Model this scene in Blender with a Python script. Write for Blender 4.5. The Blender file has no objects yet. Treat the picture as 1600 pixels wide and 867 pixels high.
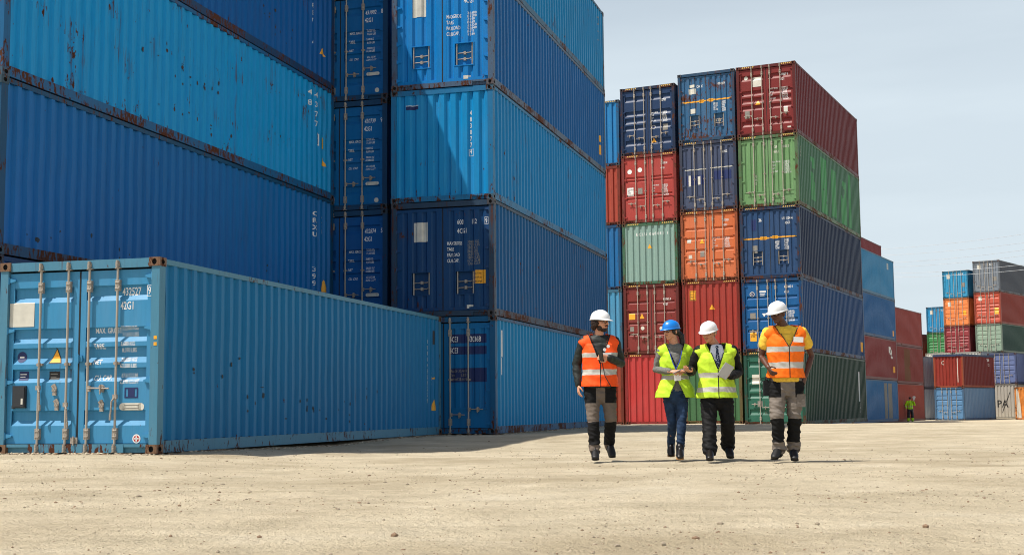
import bpy, bmesh, math, random
from mathutils import Vector, Matrix, noise
C = bpy.context.scene
R = math.radians
random.seed(7)
# ---------------------------------------------------------------- camera, world, sun, exposure
cd = bpy.data.cameras.new('camera'); cam = bpy.data.objects.new('camera', cd)
C.collection.objects.link(cam); C.camera = cam
cd.sensor_width = 36; cd.lens = 46.14; cd.clip_start = .1; cd.clip_end = 3000
cam.matrix_world = Matrix.Translation((0, 0, .546)) @ Matrix.Rotation(R(90 + 5.703), 4, 'X') @ Matrix.Rotation(R(-.484), 4, 'Z')
cd.dof.use_dof = True; cd.dof.focus_distance = 19; cd.dof.aperture_fstop = 9
SUN = Vector((.5, .17, -1)).normalized()          # direction the light travels
elev = math.asin(-SUN.z); azi = math.atan2(-SUN.x, -SUN.y)
w = bpy.data.worlds.new('World'); C.world = w; w.use_nodes = True
nt = w.node_tree; bg = nt.nodes['Background']
sky = nt.nodes.new('ShaderNodeTexSky'); sky.sky_type = 'NISHITA'; sky.sun_disc = False
sky.sun_elevation = elev; sky.sun_rotation = azi
sky.air_density = 1.0; sky.dust_density = 3.2; sky.ozone_density = 1.6; sky.altitude = 30
# thin veil of cirrus, seen as pale soft streaks
tc = nt.nodes.new('ShaderNodeTexCoord'); mp = nt.nodes.new('ShaderNodeMapping'); mp.inputs['Scale'].default_value = (1.0, 1.6, 7)
nz = nt.nodes.new('ShaderNodeTexNoise'); nz.inputs['Scale'].default_value = 2.2; nz.inputs['Detail'].default_value = 5
rp = nt.nodes.new('ShaderNodeValToRGB'); rp.color_ramp.elements[0].position = .42; rp.color_ramp.elements[1].position = .75
rp.color_ramp.elements[0].color = (.80, .80, .80, 1); rp.color_ramp.elements[1].color = (.97, .97, .97, 1)
mx = nt.nodes.new('ShaderNodeMix'); mx.data_type = 'RGBA'
sx_ = nt.nodes.new('ShaderNodeSeparateXYZ'); hr = nt.nodes.new('ShaderNodeMapRange'); hr.inputs[1].default_value = .22; hr.inputs[2].default_value = .58; hr.inputs[3].default_value = 1; hr.inputs[4].default_value = 0
ml = nt.nodes.new('ShaderNodeMath'); ml.operation = 'MULTIPLY'
nt.links.new(tc.outputs['Generated'], mp.inputs[0]); nt.links.new(mp.outputs[0], nz.inputs['Vector']); nt.links.new(tc.outputs['Generated'], sx_.inputs[0]); nt.links.new(sx_.outputs[2], hr.inputs[0])
nt.links.new(nz.outputs['Fac'], rp.inputs[0]); nt.links.new(rp.outputs[0], ml.inputs[0]); nt.links.new(hr.outputs[0], ml.inputs[1]); nt.links.new(ml.outputs[0], mx.inputs[0])
nt.links.new(sky.outputs[0], mx.inputs[6]); mx.inputs[7].default_value = (8.0, 9.1, 9.8, 1)
nt.links.new(mx.outputs[2], bg.inputs[0]); bg.inputs[1].default_value = .085
sd = bpy.data.lights.new('sun', 'SUN'); sd.energy = 5.0; sd.angle = R(.53); sd.color = (1, .95, .87)
C.cycles.filter_width = 1.0
so = bpy.data.objects.new('sun', sd); C.collection.objects.link(so); so.location = (-30, 0, 60)
so.rotation_euler = SUN.to_track_quat('-Z', 'Y').to_euler()
vs = C.view_settings; vs.view_transform = 'Standard'; vs.look = 'None'; vs.exposure = .2; vs.gamma = 1; vs.use_curve_mapping = False

# ---------------------------------------------------------------- helpers
def srgb(r, g, b):
    return tuple(((c / 255) / 12.92 if c < 10.3 else ((c / 255 + .055) / 1.055) ** 2.4) for c in (r, g, b)) + (1,)
MATS = {}
def plain(name, col, rough=.6, metal=0, bump=0, bscale=40, spec=.5, var=0):
    if name in MATS: return MATS[name]
    m = bpy.data.materials.new(name); m.use_nodes = True; n = m.node_tree; b = n.nodes['Principled BSDF']
    b.inputs['Base Color'].default_value = col; b.inputs['Roughness'].default_value = rough
    b.inputs['Metallic'].default_value = metal; b.inputs['Specular IOR Level'].default_value = spec
    if bump or var:
        t = n.nodes.new('ShaderNodeTexCoord'); z = n.nodes.new('ShaderNodeTexNoise')
        z.inputs['Scale'].default_value = bscale; z.inputs['Detail'].default_value = 4
        n.links.new(t.outputs['Object'], z.inputs['Vector'])
        if bump:
            u = n.nodes.new('ShaderNodeBump'); u.inputs['Strength'].default_value = 1; u.inputs['Distance'].default_value = bump
            n.links.new(z.outputs['Fac'], u.inputs['Height']); n.links.new(u.outputs[0], b.inputs['Normal'])
        if var:
            h = n.nodes.new('ShaderNodeHueSaturation'); h.inputs['Color'].default_value = col
            mr = n.nodes.new('ShaderNodeMapRange'); mr.inputs[1].default_value = .3; mr.inputs[2].default_value = .7
            mr.inputs[3].default_value = 1 - var; mr.inputs[4].default_value = 1 + var
            n.links.new(z.outputs['Fac'], mr.inputs[0]); n.links.new(mr.outputs[0], h.inputs['Value']); n.links.new(h.outputs[0], b.inputs['Base Color'])
    MATS[name] = m; return m
class NB:
    """small node-graph writer"""
    def __init__(s, name):
        s.m = bpy.data.materials.new(name); s.m.use_nodes = True; s.n = s.m.node_tree
        s.b = s.n.nodes['Principled BSDF']; s.tc = s.n.nodes.new('ShaderNodeTexCoord'); s.obj = s.tc.outputs['Object']
    def lk(s, a, b): s.n.links.new(a, b)
    def sep(s, v=None):
        q = s.n.nodes.new('ShaderNodeSeparateXYZ'); s.lk(v or s.obj, q.inputs[0]); return q.outputs
    def mapping(s, scale, loc=(0, 0, 0)):
        q = s.n.nodes.new('ShaderNodeMapping'); q.inputs['Scale'].default_value = scale; q.inputs['Location'].default_value = loc
        s.lk(s.obj, q.inputs[0]); return q.outputs[0]
    def noise(s, vec, scale, detail=3, rough=.5):
        q = s.n.nodes.new('ShaderNodeTexNoise'); s.lk(vec, q.inputs['Vector']); q.inputs['Scale'].default_value = scale
        q.inputs['Detail'].default_value = detail; q.inputs['Roughness'].default_value = rough; return q.outputs['Fac']
    def ramp(s, v, a, b, lo=0., hi=1.):
        q = s.n.nodes.new('ShaderNodeMapRange'); s.lk(v, q.inputs[0])
        q.inputs[1].default_value = a; q.inputs[2].default_value = b; q.inputs[3].default_value = lo; q.inputs[4].default_value = hi; return q.outputs[0]
    def math(s, op, a, b=None, c=None):
        q = s.n.nodes.new('ShaderNodeMath'); q.operation = op
        for i, v in enumerate((a, b, c)):
            if v is None: continue
            if isinstance(v, (int, float)): q.inputs[i].default_value = v
            else: s.lk(v, q.inputs[i])
        return q.outputs[0]
    def mix(s, f, a, b):
        q = s.n.nodes.new('ShaderNodeMix'); q.data_type = 'RGBA'
        for i, v in ((0, f), (6, a), (7, b)):
            if isinstance(v, (int, float, tuple)): q.inputs[i].default_value = v
            else: s.lk(v, q.inputs[i])
        return q.outputs[2]
    def bump(s, h, dist, strength=1):
        q = s.n.nodes.new('ShaderNodeBump'); q.inputs['Distance'].default_value = dist; q.inputs['Strength'].default_value = strength
        s.lk(h, q.inputs['Height']); s.lk(q.outputs[0], s.b.inputs['Normal']); return q
RUST = srgb(96, 52, 30)
def paint(rgb, rust=.2, fade=.3, seed=0, grime=.3, rough=.44):
    """weathered container paint: sun-bleached streaks, dull blotches, rust specks and runs"""
    key = (rgb, rust, fade, seed, grime)
    if key in MATS: return MATS[key]
    g = NB('painted_steel'); col = srgb(*rgb); off = (seed * 3.7, seed * 5.1, seed * 1.3)
    blot = g.noise(g.mapping((1, 1, 1), off), .9, 4)
    streak = g.noise(g.mapping((7, 7, .45), off), 1.0, 4, .6)
    fine = g.noise(g.mapping((26, 26, 2.2), off), 1.0, 3, .6)
    lum = sum(col[:3]) / 3
    pale = tuple(c * .78 + (lum * .8 + .12) * .22 for c in col[:3]) + (1,)
    dark = tuple(c * .55 + .006 for c in col[:3]) + (1,)
    c = g.mix(g.ramp(blot, .35, .7, 0, .55 * fade + .1), col, pale)
    c = g.mix(g.ramp(streak, .5, .78, 0, .8 * fade), c, pale)
    c = g.mix(g.ramp(fine, .5, .8, 0, .8 * grime), c, dark)
    c = g.mix(g.ramp(g.noise(g.mapping((2.2, 2.2, .5), (off[0], off[1] + 2, off[2])), 1.0, 5, .65), .52, .72, 0, .5 * grime), c, dark)
    z = g.sep()[2]
    low = g.ramp(z, .55, .1, 0, .05)
    patch = g.noise(g.mapping((1.1, 1.1, 1.6), off), 1.0, 2)
    spot = g.noise(g.mapping((16, 16, 6), off), 1.0, 5, .65)
    v = g.math('ADD', g.math('MULTIPLY', spot, .62), g.math('MULTIPLY', patch, .38)); v = g.math('ADD', v, low)
    th = .72 - .16 * rust
    rmask = g.ramp(v, th, th + .02)
    run = g.noise(g.mapping((22, 22, .8), (off[0] + 9, off[1], off[2])), 1.0, 3, .6)
    rv = g.math('ADD', g.math('MULTIPLY', run, .6), g.math('MULTIPLY', patch, .4))
    rm2 = g.ramp(rv, th - .03, th + .06, 0, .75)
    rc = g.mix(g.noise(g.obj, 30, 3), RUST, srgb(58, 34, 24))
    c = g.mix(rm2, c, rc); c = g.mix(rmask, c, rc)
    chip = g.noise(g.mapping((30, 30, 20), (off[0], off[1] + 4, off[2])), 1.0, 3)
    c = g.mix(g.ramp(chip, .73, .76, 0, .5), c, pale)
    g.lk(c, g.b.inputs['Base Color'])
    g.lk(g.mix(rmask, g.mix(blot, (rough - .06,) * 3 + (1,), (rough + .12,) * 3 + (1,)), (.85,) * 3 + (1,)), g.b.inputs['Roughness'])
    g.b.inputs['Specular IOR Level'].default_value = .24
    hgt = g.math('ADD', g.math('MULTIPLY', blot, 1.0), g.math('MULTIPLY', g.noise(g.mapping((3.5, 3.5, 2.2), off), 1.0, 2), .35))
    g.bump(hgt, .012, .8)
    MATS[key] = g.m; return g.m
ROD = paint((172, 163, 150), .35, .2, 3, .5, .45); 
RODB = plain('bracket_steel', srgb(158, 148, 136), .55, .1, .002, 60, .5, .25)
GASKET = plain('gasket_rubber', (.012, .011, .01, 1), .8)
DARK = plain('dark_void', (.006, .006, .007, 1), .9)
WHITE = plain('white_lettering', (.78, .78, .76, 1), .55, var=.06, bscale=12)
CREAM = plain('cream_placard', (.62, .60, .52, 1), .6, var=.12, bscale=6)
YEL = plain('yellow_decal', srgb(236, 168, 40), .5, var=.1, bscale=20)
NAVYD = plain('navy_decal', srgb(22, 40, 92), .6)
BLACKD = plain('black_decal', (.015, .015, .016, 1), .6)
REDD = plain('red_decal', srgb(176, 40, 34), .6)
GREYD = plain('grey_plate', srgb(132, 128, 120), .6, var=.15, bscale=15)
HAZ = plain('yellow_black_tape', srgb(214, 176, 90), .6)

class MB:
    def __init__(s): s.v = []; s.f = []; s.mi = []; s.sm = []
    def add(s, vs, fs, mi=0, smooth=False):
        o = len(s.v); s.v += [tuple(v) for v in vs]
        for f in fs: s.f.append([o + i for i in f]); s.mi.append(mi); s.sm.append(smooth)
    def box(s, x0, x1, y0, y1, z0, z1, mi=0):
        s.add([(x0, y0, z0), (x1, y0, z0), (x1, y1, z0), (x0, y1, z0), (x0, y0, z1), (x1, y0, z1), (x1, y1, z1), (x0, y1, z1)],
              [(0, 3, 2, 1), (4, 5, 6, 7), (0, 1, 5, 4), (1, 2, 6, 5), (2, 3, 7, 6), (3, 0, 4, 7)], mi)
    def tube(s, a, b, r, n=8, mi=0, r2=None, caps=True):
        a = Vector(a); b = Vector(b); d = (b - a).normalized(); u = d.orthogonal().normalized(); w_ = d.cross(u); r2 = r if r2 is None else r2
        vs = []
        for p, rr in ((a, r), (b, r2)):
            for i in range(n):
                t = 2 * math.pi * i / n; vs.append(p + (u * math.cos(t) + w_ * math.sin(t)) * rr)
        fs = [(i, (i + 1) % n, n + (i + 1) % n, n + i) for i in range(n)]
        s.add(vs, fs, mi, True)
        if caps: s.add(vs, [tuple(range(n - 1, -1, -1)), tuple(range(n, 2 * n))], mi)
    def path(s, pts, r, n=6, mi=0):
        for a, b in zip(pts[:-1], pts[1:]): s.tube(a, b, r, n, mi)
    def prism(s, poly, axis, a, b, mi=0):
        """poly: 2D points; axis: 0 -> poly is (y,z) pushed along x, 1 -> (x,z) along y, 2 -> (x,y) along z"""
        def P(p, t): return {0: (t, p[0], p[1]), 1: (p[0], t, p[1]), 2: (p[0], p[1], t)}[axis]
        n = len(poly); vs = [P(p, a) for p in poly] + [P(p, b) for p in poly]
        s.add(vs, [(i, (i + 1) % n, n + (i + 1) % n, n + i) for i in range(n)] + [tuple(range(n - 1, -1, -1)), tuple(range(n, 2 * n))], mi)
    def mesh(s, name):
        m = bpy.data.meshes.new(name); m.from_pydata(s.v, [], s.f); m.polygons.foreach_set('material_index', s.mi); m.polygons.foreach_set('use_smooth', s.sm)
        bm = bmesh.new(); bm.from_mesh(m); bmesh.ops.recalc_face_normals(bm, faces=bm.faces); bm.to_mesh(m); bm.free(); return m
CACHE = {}
def link(name, mesh, mats, parent=None):
    o = bpy.data.objects.new(name, mesh); C.collection.objects.link(o)
    mats = mats if isinstance(mats, (list, tuple)) else [mats]
    while len(mesh.materials) < len(mats): mesh.materials.append(None)
    for i, m in enumerate(mats): o.material_slots[i].link = 'OBJECT'; o.material_slots[i].material = m
    if parent: o.parent = parent
    return o
def part(name, key, fn, mats, parent, loc=None):
    """one mesh part; the mesh data is shared by every part built with the same key"""
    if key not in CACHE: b = MB(); fn(b); CACHE[key] = b.mesh(name)
    o = link(name, CACHE[key], mats, parent)
    if loc: o.location = loc
    return o
def thing(name, label, cat, loc=(0, 0, 0), rz=0, group=None):
    o = bpy.data.objects.new(name, None); C.collection.objects.link(o); o.location = loc; o.rotation_euler = (0, 0, rz)
    o.empty_display_size = .3
    o['label'] = label; o['category'] = cat
    if group: o['group'] = group
    return o
def tag(o, label=None, cat=None, group=None, kind=None):
    for k, v in (('label', label), ('category', cat), ('group', group), ('kind', kind)):
        if v: o[k] = v
    return o

# ---------------------------------------------------------------- flat marks laid over a ribbed face
def text2d(s, size, sx=.72, spacing=1.0):
    key = ('txt', s, sx, spacing)
    if key not in CACHE:
        c = bpy.data.curves.new('t', 'FONT'); c.body = s; c.size = 1; c.resolution_u = 2; c.space_character = spacing; c.offset = .012; c.space_line = .82
        o = bpy.data.objects.new('t', c); C.collection.objects.link(o)
        m = bpy.data.meshes.new_from_object(o); bpy.data.objects.remove(o); bpy.data.curves.remove(c)
        CACHE[key] = ([(v.co.x * sx, v.co.y) for v in m.vertices], [tuple(p.vertices) for p in m.polygons]); bpy.data.meshes.remove(m)
    v, f = CACHE[key]; return [(x * size, y * size) for x, y in v], f
class Mark:
    """2D shapes and lettering, later draped over a profile"""
    def __init__(s): s.v = []; s.f = []; s.mi = []
    def add(s, v, f, mi=0):
        o = len(s.v); s.v += v; s.f += [[o + i for i in q] for q in f]; s.mi += [mi] * len(f); return s
    def text(s, t, u, v, size, sx=.72, mi=0, spacing=1.0, rot=0):
        p, f = text2d(t, size, sx, spacing); cr, sr = math.cos(rot), math.sin(rot)
        return s.add([(u + x * cr - y * sr, v + x * sr + y * cr) for x, y in p], f, mi)
    def stack(s, t, u, v, size, sx=.75, mi=0, step=1.05):
        for i, ch in enumerate(t):
            if ch != ' ': s.text(ch, u, v - i * size * step, size, sx, mi)
        return s
    def rect(s, u0, v0, u1, v1, mi=0): return s.add([(u0, v0), (u1, v0), (u1, v1), (u0, v1)], [(0, 1, 2, 3)], mi)
    def poly(s, pts, mi=0): return s.add(list(pts), [tuple(range(len(pts)))], mi)
    def disc(s, u, v, r, mi=0, n=20, ry=None): return s.poly([(u + r * math.cos(2 * math.pi * i / n), v + (ry or r) * math.sin(2 * math.pi * i / n)) for i in range(n)], mi)
    def frame(s, u0, v0, u1, v1, t, mi=0):
        s.rect(u0, v0, u1, v0 + t, mi); s.rect(u0, v1 - t, u1, v1, mi); s.rect(u0, v0 + t, u0 + t, v1 - t, mi); return s.rect(u1 - t, v0 + t, u1, v1 - t, mi)
def interp(prof, t):
    if t <= prof[0][0]: return prof[0][1]
    lo, hi = 0, len(prof) - 1
    if t >= prof[hi][0]: return prof[hi][1]
    while hi - lo > 1:
        m = (lo + hi) // 2
        if prof[m][0] <= t: lo = m
        else: hi = m
    a, b = prof[lo], prof[hi]
    return a[1] + (b[1] - a[1]) * (t - a[0]) / max(1e-9, b[0] - a[0])
def drape(name, mk, prof, axis, place, mats, parent, layer=.003):
    """prof: sorted (t, depth) along u (axis 0) or v (axis 1); place(u, v, depth) -> point"""
    bm = bmesh.new(); vs = [bm.verts.new((u, v, 0)) for u, v in mk.v]
    for f, mi in zip(mk.f, mk.mi):
        try: q = bm.faces.new([vs[i] for i in f]); q.material_index = mi
        except ValueError: pass
    lo = min(p[axis] for p in mk.v); hi = max(p[axis] for p in mk.v)
    no = (1, 0, 0) if axis == 0 else (0, 1, 0)
    for t, _ in prof:
        if lo < t < hi:
            co = (t, 0, 0) if axis == 0 else (0, t, 0)
            bmesh.ops.bisect_plane(bm, geom=bm.verts[:] + bm.edges[:] + bm.faces[:], plane_co=co, plane_no=no, dist=1e-6)
    for v in bm.verts:
        u_, v_ = v.co.x, v.co.y; v.co = place(u_, v_, interp(prof, (u_, v_)[axis]) - layer)
    m = bpy.data.meshes.new(name); bm.to_mesh(m); bm.free()
    return link(name, m, mats, parent)

# ---------------------------------------------------------------- shipping containers
W = 2.438; L40 = 12.192; L20 = 6.058; S = 2.591; HC = 2.896
def corr(t0, t1, pitch, flat_out, slope, depth):
    n = max(1, round((t1 - t0) / pitch)); p = (t1 - t0) / n; fo = flat_out / pitch * p; sl = slope / pitch * p; fi = p - fo - 2 * sl
    pr = [(t0, 0)]; t = t0 + fo / 2
    for i in range(n):
        pr += [(t, 0), (t + sl, depth), (t + sl + fi, depth), (t + 2 * sl + fi, 0)]; t += p
    pr.append((t1, 0)); return pr
def side_prof(L): return corr(-L / 2 + .17, L / 2 - .17, .278, .088, .040, .048)
END_PROF = corr(-W / 2 + .13, W / 2 - .13, .27, .12, .04, .045)
LEAF_PROF = corr(.07, 1.03, .24, .11, .035, .036)      # vertical ribs inside one door leaf, measured from its outer edge
GROOVES = {'A': [(2.24, 2.03), (1.68, 1.48), (1.42, 1.20), (1.135, .95), (.576, .37)],
           'D': [(1.98, 1.86), (1.62, 1.50), (1.20, 1.08), (.80, .68)],
           'E': [(1.76, 1.66), (1.64, 1.54), (1.10, 1.0), (.98, .88)]}
def door_prof(style, H):
    k = (H - .3) / (2.591 - .3); pr = [(.18, 0)]
    for zt, zb in sorted(GROOVES[style], key=lambda q: q[0]):
        zt = .15 + (zt - .15) * k; zb = .15 + (zb - .15) * k; h = zt - zb
        pr += [(zb, 0), (zb + h * .34, .042), (zt - .02, .042), (zt, 0)]
    pr.append((H - .2, 0)); return pr
DOORY = .058
def dent(x, z, seed, amp):
    return amp * (noise.noise(Vector((x * .9 + seed * 7.1, z * 1.3, seed))) + .5 * noise.noise(Vector((x * 2.7, z * 3.1 + seed * 3, seed + 5.5))))
def sheet(b, prof, z0, z1, P, nz=1, seed=0, amp=0):
    vs = []; n = len(prof)
    for k in range(nz + 1):
        z = z0 + (z1 - z0) * k / nz
        e = math.sin(math.pi * k / nz) if nz > 1 else 0
        for t, d in prof: vs.append(P(t, d + (dent(t, z, seed, amp) * e if amp else 0), z))
    b.add(vs, [(k * n + i, k * n + i + 1, (k + 1) * n + i + 1, (k + 1) * n + i) for k in range(nz) for i in range(n - 1)])
def casting(b, sx, sy, top):
    """corner casting: a block with oval openings on its end, side and top or bottom faces"""
    x1, y1, h = .162, .178, .118
    def face(P, w_, h_, hw, hh):   # plate with an octagonal hole and a dark pocket behind it
        cx, cy = w_ / 2, h_ / 2; out = [(w_, cy), (w_, h_), (cx, h_), (0, h_), (0, cy), (0, 0), (cx, 0), (w_, 0)]
        inn = [(cx + hw * math.cos(a * math.pi / 4), cy + hh * math.sin(a * math.pi / 4)) for a in range(8)]
        b.add([P(u, v, 0) for u, v in out] + [P(u, v, 0) for u, v in inn], [(i, (i + 1) % 8, 8 + (i + 1) % 8, 8 + i) for i in range(8)], 0)
        b.add([P(u, v, 0) for u, v in inn] + [P(u, v, .03) for u, v in inn], [(i, (i + 1) % 8, 8 + (i + 1) % 8, 8 + i) for i in range(8)] + [tuple(range(8, 16))], 1)
    # corner at the origin, block going to -sx*x1, -sy*y1 ... built for the given corner
    X = lambda u: -sx * u; Y = lambda v: -sy * v
    face(lambda u, v, d: (X(u), Y(d), v), x1, h, .036, .042)
    face(lambda u, v, d: (X(d), Y(u), v), y1, h, .044, .032)
    zt = h if top else 0
    face(lambda u, v, d: (X(u), Y(v), zt - d if top else d), x1, y1, .034, .06)
    zo = 0 if top else h
    b.add([(0, 0, zo), (X(x1), 0, zo), (X(x1), Y(y1), zo), (0, Y(y1), zo)], [(0, 1, 2, 3)], 0)
    b.add([(X(x1), 0, 0), (X(x1), Y(y1), 0), (X(x1), Y(y1), h), (X(x1), 0, h)], [(0, 1, 2, 3)], 0)
    b.add([(0, Y(y1), 0), (X(x1), Y(y1), 0), (X(x1), Y(y1), h), (0, Y(y1), h)], [(0, 1, 2, 3)], 0)
def leaf(b, s, style, H):
    """door leaf on side s (+1 right, -1 left): frame, ribbed panel; front plane at y = 0"""
    xo, xi = 1.09, .012; z0, z1 = .135, H - .15
    X = lambda q: s * q
    def bx(a, c, y0, y1, e, f, mi=0): b.box(min(X(a), X(c)), max(X(a), X(c)), y0, y1, e, f, mi)
    fr = .075
    bx(xo, xo - fr, 0, .05, z0, z1); bx(xi + fr + .01, xi, 0, .05, z0, z1)
    bx(xo - fr, xi + fr + .01, .001, .05, z1 - .07, z1); bx(xo - fr, xi + fr + .01, .001, .05, z0, z0 + .07)
    a, c = xi + fr + .01, xo - fr
    if style in GROOVES:
        pr = door_prof(style, H); pr = [(z0 + .07, pr[0][1])] + pr[1:-1] + [(z1 - .07, 0)]
        vs = []
        for z, d in pr: vs += [(X(a), d + .002, z), (X(c), d + .002, z)]
        b.add(vs, [(2 * i, 2 * i + 1, 2 * i + 3, 2 * i + 2) for i in range(len(pr) - 1)])
        for xx in (a, c):   # rib ends
            vs = [(X(xx), .002, z) for z, d in pr] + [(X(xx), d + .002, z) for z, d in pr]; n = len(pr)
            b.add(vs, [(i, i + 1, n + i + 1, n + i) for i in range(n - 1)])
    elif style == 'C':
        pr = [(a + (t - .07) / .96 * (c - a), d) for t, d in LEAF_PROF]
        zl = .15 + .42 * (H / S)
        sheet(b, pr, zl, z1 - .12, lambda t, d, z: (X(t), d + .002, z))
        bx(a, c, .003, .04, z1 - .12, z1 - .07); bx(a, c, -.006, .04, zl - .03, zl); bx(a, c, .006, .04, z0 + .07, zl - .03)
    else:  # 'B' vertical ribs with a sunk box for the lock gear
        pr = [(a + (t - .07) / .96 * (c - a), d) for t, d in LEAF_PROF]
        rz0, rz1 = .50 * H / S, 1.0 * H / S; rx0, rx1 = .30, .74
        P = lambda t, d, z: (X(t), d + .002, z)
        sheet(b, pr, z0 + .07, rz0, P); sheet(b, pr, rz1, z1 - .07, P)
        def cut(lo, hi): return [(lo, interp(pr, lo))] + [q for q in pr if lo < q[0] < hi] + [(hi, interp(pr, hi))]
        sheet(b, cut(a, rx0), rz0, rz1, P); sheet(b, cut(rx1, c), rz0, rz1, P)
        D = .095
        b.add([(X(rx0), D, rz0), (X(rx1), D, rz0), (X(rx1), D, rz1), (X(rx0), D, rz1)], [(0, 1, 2, 3)])
        for (p, q) in (((rx0, rz0), (rx1, rz0)), ((rx1, rz0), (rx1, rz1)), ((rx1, rz1), (rx0, rz1)), ((rx0, rz1), (rx0, rz0))):
            b.add([(X(p[0]), -.004, p[1]), (X(q[0]), -.004, q[1]), (X(q[0]), D, q[1]), (X(p[0]), D, p[1])], [(0, 1, 2, 3)])
        for (p, q) in (((rx0 - .02, rz0 - .02), (rx1 + .02, rz0)), ((rx0 - .02, rz1), (rx1 + .02, rz1 + .02)), ((rx0 - .02, rz0), (rx0, rz1)), ((rx1, rz0), (rx1 + .02, rz1))):
            bx(p[0], q[0], -.006, .003, p[1], q[1])
def hinge(b, s):
    """hinge lug from the post onto the leaf; origin on the leaf's outer edge"""
    X = lambda q: s * q
    b.prism([(X(.05), -.032), (X(-.015), -.026), (X(-.075), -.010), (X(-.075), .010), (X(-.015), .026), (X(.05), .032)], 1, -.030, -.002)
    b.tube((X(.032), -.03, -.05), (X(.032), -.03, .05), .016, 8)
def rod(b, H):
    b.tube((0, 0, .045), (0, 0, H - .06), .0165, 10)
def rod_gear(b, H, s):
    for z, h in ((.26, .15), (H - .36, .15)):
        b.box(-.034, .034, -.012, .036, z - h / 2, z + h / 2, 1)
        b.tube((-.028, -.016, z + .04), (.028, -.016, z + .04), .008, 6, 1); b.tube((-.028, -.016, z - .04), (.028, -.016, z - .04), .008, 6, 1)
    for z in (.075, H - .075):   # cam and keeper
        b.box(-.03, .03, -.018, .03, z - .028, z + .028, 1); b.prism([(-.042, z - .05), (.0, z - .028), (.042, z - .05), (.042, z - .06), (-.042, z - .06)], 1, -.012, .03, 1)
        b.tube((0, -.02, z - .05), (0, -.02, z + .05), .021, 8, 1)
    z = H * .46
    b.box(-.045, .045, .004, .036, z - .016, z + .016, 1); b.tube((0, 0, z - .022), (0, 0, z + .022), .025, 8, 1)
def lever_h(b, s):    # handle lying across the leaf, in its catch
    b.path([(0, -.005, 0), (s * .06, -.022, .006), (s * .34, -.02, .0)], .011, 6)
    b.box(min(0, s * .05), max(0, s * .05), -.02, .014, -.04, .04)
    b.prism([(s * .19, -.05), (s * .24, -.05), (s * .25, .03), (s * .215, .055), (s * .18, .03)], 1, -.012, .03)
    b.tube((s * .215, -.03, .05), (s * .215, -.03, -.075), .010, 6)
def lever_v(b, s):    # handle hanging down along its rod
    b.box(-.03, .03, -.02, .014, .0, .06); b.path([(0, -.012, .02), (s * -.035, -.03, -.03), (s * -.05, -.03, -.26)], .012, 6)
    b.tube((s * -.05, -.03, -.20), (s * -.05, -.03, -.28), .016, 6)
def catch(b, s):
    b.prism([(-.035, -.03), (.03, -.045), (.04, .02), (.01, .075), (-.03, .06)], 1, -.014, .0); b.tube((-.03, -.025, .045), (.025, -.025, -.03), .012, 6)
    b.box(-.02, .035, -.02, 0, -.085, -.04)

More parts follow.
